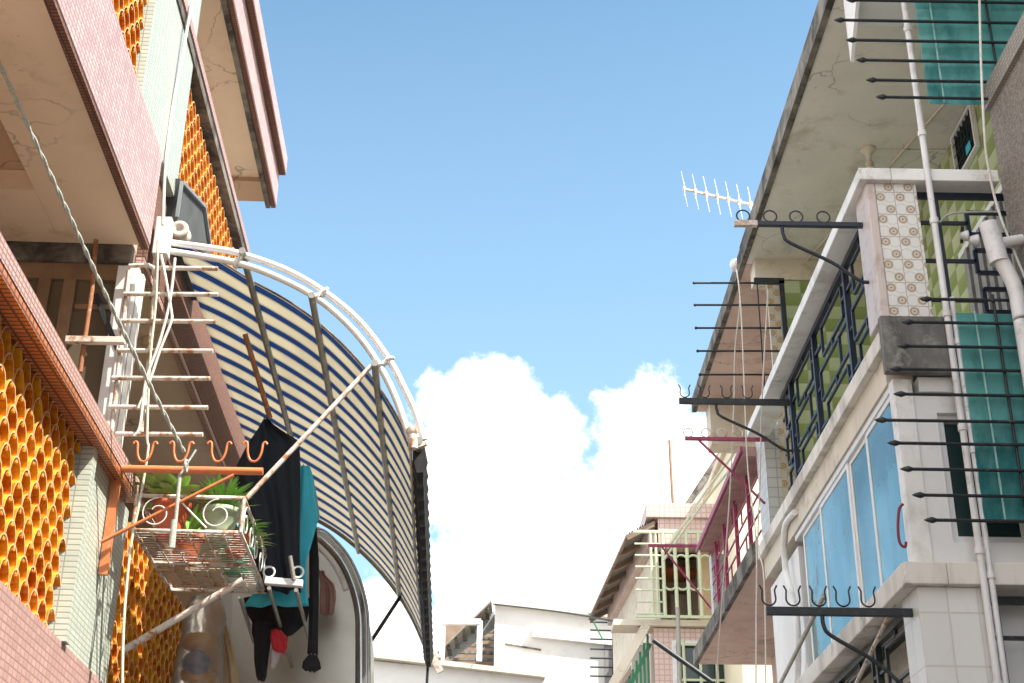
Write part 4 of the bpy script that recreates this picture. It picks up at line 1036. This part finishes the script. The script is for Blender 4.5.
MB().tube([fy(xa+.22, zc+.08), fy(xa+.30, zc+.0), fy(xa+.38, zc-.075)], .005, 6).build('scroll', white_metal, BX)
fx = lambda u, v: (xb+.004, u, v)
for i in range(5): scroll(ya_+.12+i*.225, zc, .082, 1.15, -1 if i % 2 else 1, fx)
# pots and plants
def pot(c, r, h, mat, rim=True):
    return MB().lathe(c, [(0, .002), (r*.70, .002), (r*.78, h*.3), (r*.95, h*.80), (r*1.0, h*.82), (r*1.10, h*.83), (r*1.10, h), (r*.98, h), (r*.92, h*.85), (0, h*.83)], 24)
def leaves(c, n, L, w, mat, name, parent, droop=.5, up=.7, seed=1, zoff=0):
    rnd = random.Random(seed); m = MB()
    for i in range(n):
        a = rnd.uniform(0, 2*math.pi); l = L*rnd.uniform(.6, 1.15); u0 = up*rnd.uniform(.5, 1.4); ww = w*rnd.uniform(.7, 1.2)
        d = Vector((math.cos(a), math.sin(a), 0)); s = Vector((-d.y, d.x, 0)); vs = []; k = 7
        base = Vector(c)+d*rnd.uniform(0, .03)+Vector((0,0,rnd.uniform(-.01,.03)+zoff))
        for j in range(k+1):
            q = j/k; p_ = base+d*l*q*math.cos(u0*(1-q*droop))+Vector((0,0,1))*(l*q*math.sin(u0)-droop*l*q*q*.6)
            hw = ww*math.sin(math.pi*min(1, q*.93+.07))**.7*(1 if q < .98 else .2)
            vs += [p_-s*hw+Vector((0,0,hw*.35)), p_, p_+s*hw+Vector((0,0,hw*.35))]
        fs = []
        for j in range(k): b = j*3; fs += [(b, b+1, b+4, b+3), (b+1, b+2, b+5, b+4)]
        m.add(vs, fs, True)
    return m.build(name, mat, parent, recalc=False)
def plant(label, x, y_, r, h, pm, n, L, w, lm, up, droop, seed, z=None):
    z = zb_+.008 if z is None else z
    p_ = thing('potted_plant', label, 'potted plant', (x, y_, z), 'potted plants in the basket')
    pot((x, y_, z), r, h, pm).build('pot', pm, p_)
    MB().lathe((x, y_, z+h*.86), [(0, .004), (r*.9, .0)], 16).build('soil', room_dark, p_)
    leaves((x, y_, z+h*.9), n, L, w, lm, 'foliage', p_, droop, up, seed)
    return p_
plant('terracotta pot with broad curved pale green leaves', xa+.155, 7.32, .095, .20, terracotta, 20, .25, .045, leaf_broad, .75, .5, 3)
plant('ribbed pale green pot with narrow grassy leaves', xa+.42, 7.32, .095, .17, celadon, 170, .19, .010, leaf_thin, 1.15, .3, 5)
plant('dark leaved plant in a small brown pot at the back of the basket', xa+.17, 7.75, .09, .16, terracotta, 22, .26, .02, leaf_thin, 1.2, .3, 8)
plant('green glazed pot over the far base of the basket, small leaves', xa+.42, 7.95, .10, .15, plain('green_glaze', (.05,.30,.18), (.10,.38,.25), .3, 6), 30, .2, .014, leaf_broad, .8, .6, 11)
plant('leafy plant spilling over the outer rail of the basket', xa+.47, 7.62, .07, .13, terracotta, 60, .17, .014, leaf_thin, .6, .6, 21)
tag(MB().box(xa+.02, xa+.33, 7.88, 8.22, zb_+.01, zb_+.024).build('wooden_board', curtain_tan), 'tan board at the back of the wire base', 'board')

# ================================================================== CLOTHES
reflection_brown = plain('reflection_brown', (.30,.17,.14), (.40,.24,.19), .8, 9, .4, .7, bump=.3, fine=200)
def cloth(rows, y0, amp, seed, th=.01, folds=7, tilt=0):
    """rows: (py, left px, right px) of the garment seen on the plane at distance y0"""
    rs = []
    for i in range(len(rows)-1):
        a_, b_ = rows[i], rows[i+1]; n = max(2, int((b_[0]-a_[0])/4))
        for k in range(n): rs.append(tuple(lerp(a_[j], b_[j], k/n) for j in range(3)))
    rs.append(rows[-1]); M_ = 18; vs = []; rnd = random.Random(seed); ph = rnd.uniform(0, 6); n = len(rs)
    for sgn in (-1, 1):
        for i, (py, l, r) in enumerate(rs):
            for j in range(M_+1):
                s = j/M_; px = lerp(l, r, s); p_ = ony(y0, px, py)
                v = i/n
                dy = amp*(math.sin(s*folds+ph+v*1.2)*(.4+.6*v)+.45*math.sin(s*folds*2.3+ph*2-v*3)+.3*math.sin(v*9+s*4+ph))
                edge = min(1, min(s, 1-s)*6)
                p_ = Vector((p_.x, y0+dy+sgn*th*(.25+.75*edge), p_.z+.004*math.sin(s*17+ph) if i in (0, n-1) else p_.z)); vs.append(p_)
    g = (M_+1)*n; fs = []
    for i in range(n-1):
        for j in range(M_):
            a_ = i*(M_+1)+j; fs.append((a_, a_+1, a_+M_+2, a_+M_+1)); fs.append((g+a_+1, g+a_, g+a_+M_+1, g+a_+M_+2))
    for i in range(n-1):
        for j in (0, M_): a_ = i*(M_+1)+j; b_ = a_+M_+1; fs.append((a_, b_, g+b_, g+a_))
    for j in range(M_):
        for i in (0, n-1): a_ = i*(M_+1)+j; fs.append((a_, a_+1, g+a_+1, g+a_))
    return MB().add(vs, fs, True)
g = 'clothes hung out under the awning'
tag(cloth([(419,263,267),(428,256,277),(441,247,299),(455,240,300),(470,233,300),(520,246,300),(560,250,300),(592,264,301)], 8.2, .04, 1, .012, 11).build('dark_towel', navy_cloth), 'large dark navy cloth hanging from a corner just under the stripes', 'towel', g)
tag(cloth([(466,296,310),(480,290,314),(500,285,316),(515,280,319),(535,270,314),(560,262,307),(590,255,307),(606,242,309)], 8.35, .02, 2, .015, 9).build('turquoise_shirt', teal_cloth), 'turquoise shirt behind the dark navy cloth, its hem showing below', 'shirt', g)
tag(cloth([(476,308,312),(490,310,316),(510,311,319),(517,311,320),(520,311,319)], 8.5, .01, 3, .01).build('pale_shirt', pale_cloth), 'pale lilac cloth showing at the edge of the turquoise shirt', 'shirt', g)
tag(cloth([(515,310,316),(560,309,319),(600,309,319),(640,308,318),(654,307,318)], 8.6, .012, 4, .014, 4).build('black_leggings', black_cloth), 'long narrow black legging hanging at the outer edge of the clothes', 'leggings', g)
tag(cloth([(655,308,317),(662,303,320),(668,302,321),(671,305,316)], 8.58, .012, 5, .02, 4).build('black_sock', black_cloth), 'black sock shaped bundle at the bottom of the narrow legging', 'sock', g)
tag(cloth([(598,244,309),(612,246,309),(622,252,306),(634,252,292),(637,253,285)], 8.75, .02, 6, .02, 8).build('black_trousers', black_cloth), 'black trousers bunched directly under the turquoise hem', 'trousers', g)
tag(cloth([(622,252,273),(645,254,270),(660,254,268),(676,256,266),(681,258,264)], 8.7, .015, 16, .02, 5).build('black_sleeve', black_cloth), 'black sleeve hanging lowest at the left of the clothes', 'sleeve', g)
tag(cloth([(630,271,281),(638,270,288),(648,272,287),(653,278,284)], 8.66, .02, 7, .02, 6).build('red_cap', red_cloth), 'red crumpled cloth below the black trousers', 'cloth', g)
tag(cloth([(648,271,281),(660,269,279),(668,270,274)], 8.72, .012, 8, .014, 5).build('white_cloth', pale_cloth), 'small whitish cloth tucked under the red one', 'cloth', g)
tag(cloth([(571,318,324),(576,319,326),(584,320,334),(592,320,336),(600,320,336),(613,320,334),(615,321,333)], 9.3, .02, 9, .014, 9).build('hood_reflection', reflection_brown), 'brown shape standing in for a reflection on the steel hood', 'reflection', g)  # imitates a reddish-brown reflection in the sheet metal
# ---- lower bracket with poles
y = 8.05; a_, b_ = ony(y, 265, 581), ony(y, 303, 584)
t = thing('clothes_bracket', 'white flat bracket with two rings at the outer corner of the plant basket', 'clothes bracket', (a_.x, y, a_.z), 'clothes pole brackets over the alley')
MB().bar(a_, b_, .05, .04).build('arm', white_metal, t, bevel=.004)
for px in (269, 298): c = ony(y, px, 572); MB().ring(c, .032, .006, (0,1,0), 18).build('ring', white_metal, t)
g = 'thin poles under the lower bracket'
for (pa_, pb_, lab) in (((296, 590, 8.0), (323, 690, 10.2), 'grey pole running down right from the white flat bracket'), ((269, 588, 8.0), (299, 690, 10.2), 'grey pole running down between the black and red clothes'), ((240, 597, 8.0), (254, 642, 9.2), 'shorter grey pole with a hooked end left of the black trousers'), ((290, 556, 8.0), (294, 580, 8.02), 'stub of pole standing in the ring of the white bracket')):
    tag(MB().tube([ony(pa_[2], pa_[0], pa_[1]), ony(pb_[2], pb_[0], pb_[1])], .0125, 8).build('clothes_pole', grey_steel), lab, 'pole', g)

# ================================================================== STEEL HOOD below
y0, y1 = 9.6, 10.5
pp = [ony(y0, *q) for q in ((232, 700), (232, 560), (285, 527), (318, 529), (335, 541), (350, 560), (361, 585), (367, 612), (368, 640), (368, 700))]
t = thing('steel_hood', 'big rounded sheet metal hood behind the clothes, low on the left', 'hood', (-1.2, 9.6, 1.0))
m = MB(); m.prism([(p_.x, y0, p_.z) for p_ in pp], (0, .02, 0)); m.build('end_panel', hood_steel, t)
arc = [Vector((p_.x, 0, p_.z)) for p_ in pp[2:]]
arc = smooth_path(arc, 4); vs = []; fs = []
for i, p_ in enumerate(arc): vs += [(p_.x, y0+.021, p_.z), (p_.x, y1, p_.z), (p_.x-.02, y1, p_.z-.02), (p_.x-.02, y0+.021, p_.z-.02)]
for i in range(len(arc)-1):
    for k in range(4): fs.append((i*4+k, i*4+(k+1) % 4, (i+1)*4+(k+1) % 4, (i+1)*4+k))
MB().add(vs, fs, True).build('roof_sheet', hood_rim, t)
MB().tube([(p_.x+.004, y0-.004, p_.z+.004) for p_ in arc], .009, 6).build('rim', hood_rim, t)
def offs(i, d):
    tn = (arc[min(i+1, len(arc)-1)]-arc[max(i-1, 0)]).normalized(); return arc[i]+Vector((tn.z, 0, -tn.x))*d
def strip(d0, d1, yy, i0, i1, nm, mt):
    vs = []; fs = []
    for i in range(i0, i1):
        for d in (d0, d1):
            p_ = offs(i, d); vs += [(p_.x, yy, p_.z), (p_.x, yy-.012, p_.z)]
    for i in range(i1-i0-1): a = i*4; fs += [(a+1, a+3, a+7, a+5), (a, a+1, a+5, a+4), (a+2, a+6, a+7, a+3)]
    MB().add(vs, fs, True).build(nm, mt, t)
sg = 1 if offs(8, .1).z < arc[8].z else -1
strip(sg*.012, sg*.085, y0-.002, 0, len(arc), 'end_band', hood_rim)
strip(sg*.089, sg*.125, y0-.002, 5, 17, 'white_strip', white_paint)
# ---- bag of toys and tan curtain low at the left
q = ony(8.9, 201, 650)
t = thing('toy_bag', 'clear plastic bag holding yellow and blue toys beside the reddish tile screen', 'bag', (q.x, 8.9, q.z-.4))
m = MB().lathe((q.x, 8.9, q.z-.42), [(0, 0), (.13, .02), (.17, .15), (.15, .35), (.13, .5), (.14, .62), (.10, .75), (.0, .78)], 24); m.build('bag', clear, t)
m = MB()
for (px, py, r, mm) in ((200, 644, .085, 0), (196, 676, .07, 0), (204, 681, .06, 0)): c = ony(8.9, px, py); m.ball(c, r, 1, .7, .8)
m.build('toys', toy_yellow, t)
c = ony(8.86, 197, 664); MB().ball(c, .075, 1, .8, 1).build('toys', toy_blue, t)
a_, b_ = ony(9.0, 218, 605), ony(9.0, 236, 690)
tag(cloth([(601,217,220),(630,216,229),(660,216,237),(690,215,240)], 9.2, .02, 12, .012, 9).build('tan_curtain', curtain_tan), 'tan curtain strip hanging between the toy bag and the steel hood', 'curtain')
m = MB(); m.box(ony(9.9, 222, 600).x, ony(9.9, 240, 600).x, 9.9, 9.95, 1.0, 3.2)
tag(m.build('grey_shutter', hood_steel), 'grey metal strip behind the tan curtain', 'shutter')

# ================================================================== ROPES on the left
q = [ony(5.2, -8, 48), ony(5.7, 60, 195), ony(6.3, 120, 325), ony(6.85, 184, 452)]
P = smooth_path(q, 26); m = MB()
for k in range(2):
    pts = []
    for i in range(len(P)):
        tn = (P[min(i+1, len(P)-1)]-P[max(i-1, 0)]).normalized(); u = tn.cross(Vector((0,1,0))).normalized(); w = tn.cross(u); a = i*1.1+k*math.pi
        pts.append(P[i]+u*.006*math.cos(a)+w*.006*math.sin(a))
    m.tube(pts, .0062, 6)
tag(m.build('twisted_rope', rope_grey), 'grey green twisted rope slanting from the soffit down to the orange bracket', 'rope')
m = MB(); c = ony(6.88, 186, 466); m.ring(c, .03, .008, (1,0,0), 12).tube([ony(6.88, 178, 478), ony(6.9, 196, 450)], .006, 6)
m.tube([ony(6.88, 180, 474), ony(6.88, 173, 548)], .010, 6).tube([ony(6.88, 174, 520), ony(6.88, 171, 548)], .014, 6)
tag(m.build('rope_knot', rope_grey), 'knotted rope end dangling over the terracotta pot', 'rope')
g = 'pale cords beside the rung guard'
def cord(pts, label, r=.006, mat=rope_white): tag(MB().tube(smooth_path([ony(yy, px, py) for px, py, yy in pts], 6), r, 6).build('cord', mat), label, 'cord', g)
cord([(194,-15,7.2), (186,35,7.2), (172,110,7.2), (165,170,7.2), (163,225,7.2)], 'white cord dropping over the upper green pillar to the awning bracket', .010)
cord([(161,255,7.0), (166,280,7.0), (171,310,7.0), (171,322,7.0), (160,350,7.0), (150,380,7.0), (138,408,7.0)], 'cord bending behind the middle rungs', .008)
cord([(175,258,7.0), (170,300,7.0), (160,340,7.0), (146,380,7.0), (140,425,7.0), (134,436,7.0)], 'cord running from the drum down to the lowest rung', .008)
cord([(158,240,7.0), (156,300,7.0), (150,360,7.0), (147,434,7.0), (148,450,7.0), (140,500,7.0), (131,545,7.0), (124,620,7.0), (122,700,7.0)], 'long cord hanging past the orange bracket and down the lower pillar', .007, rope_pale)

# ================================================================== CAMERA
cam = bpy.data.cameras.new('camera'); co = bpy.data.objects.new('camera', cam); COL.objects.link(co)
cam.sensor_width = 36; cam.lens = FL/1024*36; cam.clip_end = 3000; cam.clip_start = .1
R_ = Vector((_X.x, _Y.x, _Z.x)); U_ = Vector((_X.y, _Y.y, _Z.y)); F_ = Vector((_X.z, _Y.z, _Z.z))
co.matrix_world = Matrix(((R_.x, U_.x, -F_.x, 0), (R_.y, U_.y, -F_.y, 0), (R_.z, U_.z, -F_.z, EYE), (0, 0, 0, 1)))
S.camera = co

# ================================================================== LIGHT AND SKY
sd = Vector((.74, -.46, 1.2)).normalized()
sun = bpy.data.lights.new('sun', 'SUN'); sun.energy = 4.8; sun.angle = math.radians(.55); sun.color = (1, .93, .82)
so = bpy.data.objects.new('sun', sun); so.rotation_euler = sd.to_track_quat('Z', 'Y').to_euler(); so.location = (0, 0, 30); COL.objects.link(so)
wd = bpy.data.worlds.new('World'); S.world = wd; wd.use_nodes = True; nt = wd.node_tree; nt.nodes.clear()
class WN(NT):
    def __init__(s): s.t = nt
k = WN()
out = k.n('ShaderNodeOutputWorld'); bg = k.n('ShaderNodeBackground'); bg.inputs[1].default_value = .15
sky = k.n('ShaderNodeTexSky', sky_type='NISHITA'); sky.sun_disc = False; sky.sun_elevation = math.asin(sd.z); sky.sun_rotation = math.atan2(sd.x, sd.y)
sky.air_density = 1.0; sky.dust_density = 1.5; sky.ozone_density = 1.2
tc = k.n('ShaderNodeTexCoord'); dirv = tc.outputs['Generated']
sp = k.n('ShaderNodeSeparateXYZ'); k.l(dirv, sp.inputs[0])
ymax = k.math('MAXIMUM', sp.outputs[1], .02)
u = k.math('DIVIDE', sp.outputs[0], ymax); v = k.math('DIVIDE', sp.outputs[2], ymax)
uv = k.comb(u, v)
frame('R')
def noisev(scale, detail, rough=.55, vec=None):
    x = k.n('ShaderNodeTexNoise', noise_dimensions='2D' if vec is None else '3D'); x.inputs['Scale'].default_value = scale; x.inputs['Detail'].default_value = detail; x.inputs['Roughness'].default_value = rough
    k.l(uv if vec is None else vec, x.inputs['Vector']); return x
def center(x): return k.math('SUBTRACT', x, .5)
blue = k.mix(1.0, sky.outputs[0], (.72, .90, .84), 'MULTIPLY')
hz = k.ramp(v, .85, .36); blue = k.mix(k.math("MULTIPLY", hz, .24), blue, (3.0, 4.1, 5.1))
# the quarter of the sky over the alley has its own towering cumulus; unseen cloud banks added elsewhere as fill light
w = k.math('MAXIMUM', k.math('DIVIDE', k.math('ABSOLUTE', u), .8), k.math('DIVIDE', k.math('ABSOLUTE', k.math('SUBTRACT', v, .5)), .9))
w = k.math('ADD', w, k.math('MULTIPLY', k.math('LESS_THAN', sp.outputs[1], .05), 5))
n3 = noisev(3.0, 5, .6, dirv)
back = k.math('MULTIPLY', k.ramp(n3.outputs[0], .34, .50), k.ramp(w, .85, 1.15))
cheap = k.mix(back, blue, (6.6, 6.6, 6.7)); k.l(cheap, bg.inputs[0])
# detailed part
n1 = noisev(20, 7, .62); sp1 = k.n('ShaderNodeSeparateColor'); k.l(n1.outputs['Color'], sp1.inputs[0])
uw = k.math('ADD', u, k.math('MULTIPLY', center(sp1.outputs[0]), .050)); vw = k.math('ADD', v, k.math('MULTIPLY', center(sp1.outputs[1]), .050))
field = None
for px, py, r in ((494,401,45),(441,398,27),(545,430,31),(568,455,25),(497,480,90),(520,590,110),(420,470,50),(392,605,36),(440,640,60),
                  (661,404,34),(618,414,29),(642,452,54),(660,510,80),(598,545,70),(720,500,90),(800,560,120),(330,640,60),(900,620,160)):
    q = ony(1, px, py); q2 = ony(1, px+r, py); q3 = ony(1, px, py-r); rr = (abs(q2.x-q.x)+abs(q3.z-q.z))/2
    dd = k.n('ShaderNodeVectorMath', operation='DISTANCE'); k.l(k.comb(uw, vw), dd.inputs[0]); dd.inputs[1].default_value = (q.x, q.z, 0)
    d = k.math('SUBTRACT', dd.outputs['Value'], rr)
    if field is None: field = d
    else:
        mn = k.n('ShaderNodeMath', operation='SMOOTH_MIN'); k.l(field, mn.inputs[0]); k.l(d, mn.inputs[1]); mn.inputs[2].default_value = .006; field = mn.outputs[0]
for px, py, rx_, ry_ in ((428,537,10,8),(432,603,9,12),(589,452,8,20)):
    q = ony(1, px, py); dd = k.n('ShaderNodeVectorMath', operation='DISTANCE')
    k.l(k.comb(uw, k.math('MULTIPLY', vw, rx_/ry_/1.1)), dd.inputs[0]); dd.inputs[1].default_value = (q.x, q.z*rx_/ry_/1.1, 0)
    hole = k.math('SUBTRACT', rx_/FL, dd.outputs['Value'])
    mx = k.n('ShaderNodeMath', operation='SMOOTH_MAX'); k.l(field, mx.inputs[0]); k.l(hole, mx.inputs[1]); mx.inputs[2].default_value = .008; field = mx.outputs[0]
n5 = noisev(60, 5, .6); field = k.math('ADD', field, k.math('MULTIPLY', center(n5.outputs[0]), .014))
mask = k.n('ShaderNodeMapRange', interpolation_type='SMOOTHSTEP'); k.l(field, mask.inputs[0]); mask.inputs[1].default_value = .006; mask.inputs[2].default_value = -.010
n4 = noisev(11, 7, .62)
# thin veil of the cloud in places, where some blue comes through
veil = k.math('MULTIPLY', k.ramp(n4.outputs[0], .54, .76), .30)
cl = k.mix(veil, (6.9, 6.75, 6.55), (3.5, 4.4, 5.2))
bg2 = k.n('ShaderNodeBackground'); bg2.inputs[1].default_value = .15
k.l(k.mix(mask.outputs[0], cheap, cl), bg2.inputs[0])
ms = k.n('ShaderNodeMixShader'); k.l(k.math('LESS_THAN', w, 1), ms.inputs[0]); k.l(bg.outputs[0], ms.inputs[1]); k.l(bg2.outputs[0], ms.inputs[2]); k.l(ms.outputs[0], out.inputs[0])
wd.cycles.sampling_method = 'MANUAL'; wd.cycles.sample_map_resolution = 256

S.render.engine = 'CYCLES'
S.view_settings.view_transform = 'Standard'; S.view_settings.look = 'None'; S.view_settings.exposure = 1.15; S.view_settings.gamma = 1
S.cycles.max_bounces = 8; S.cycles.diffuse_bounces = 4
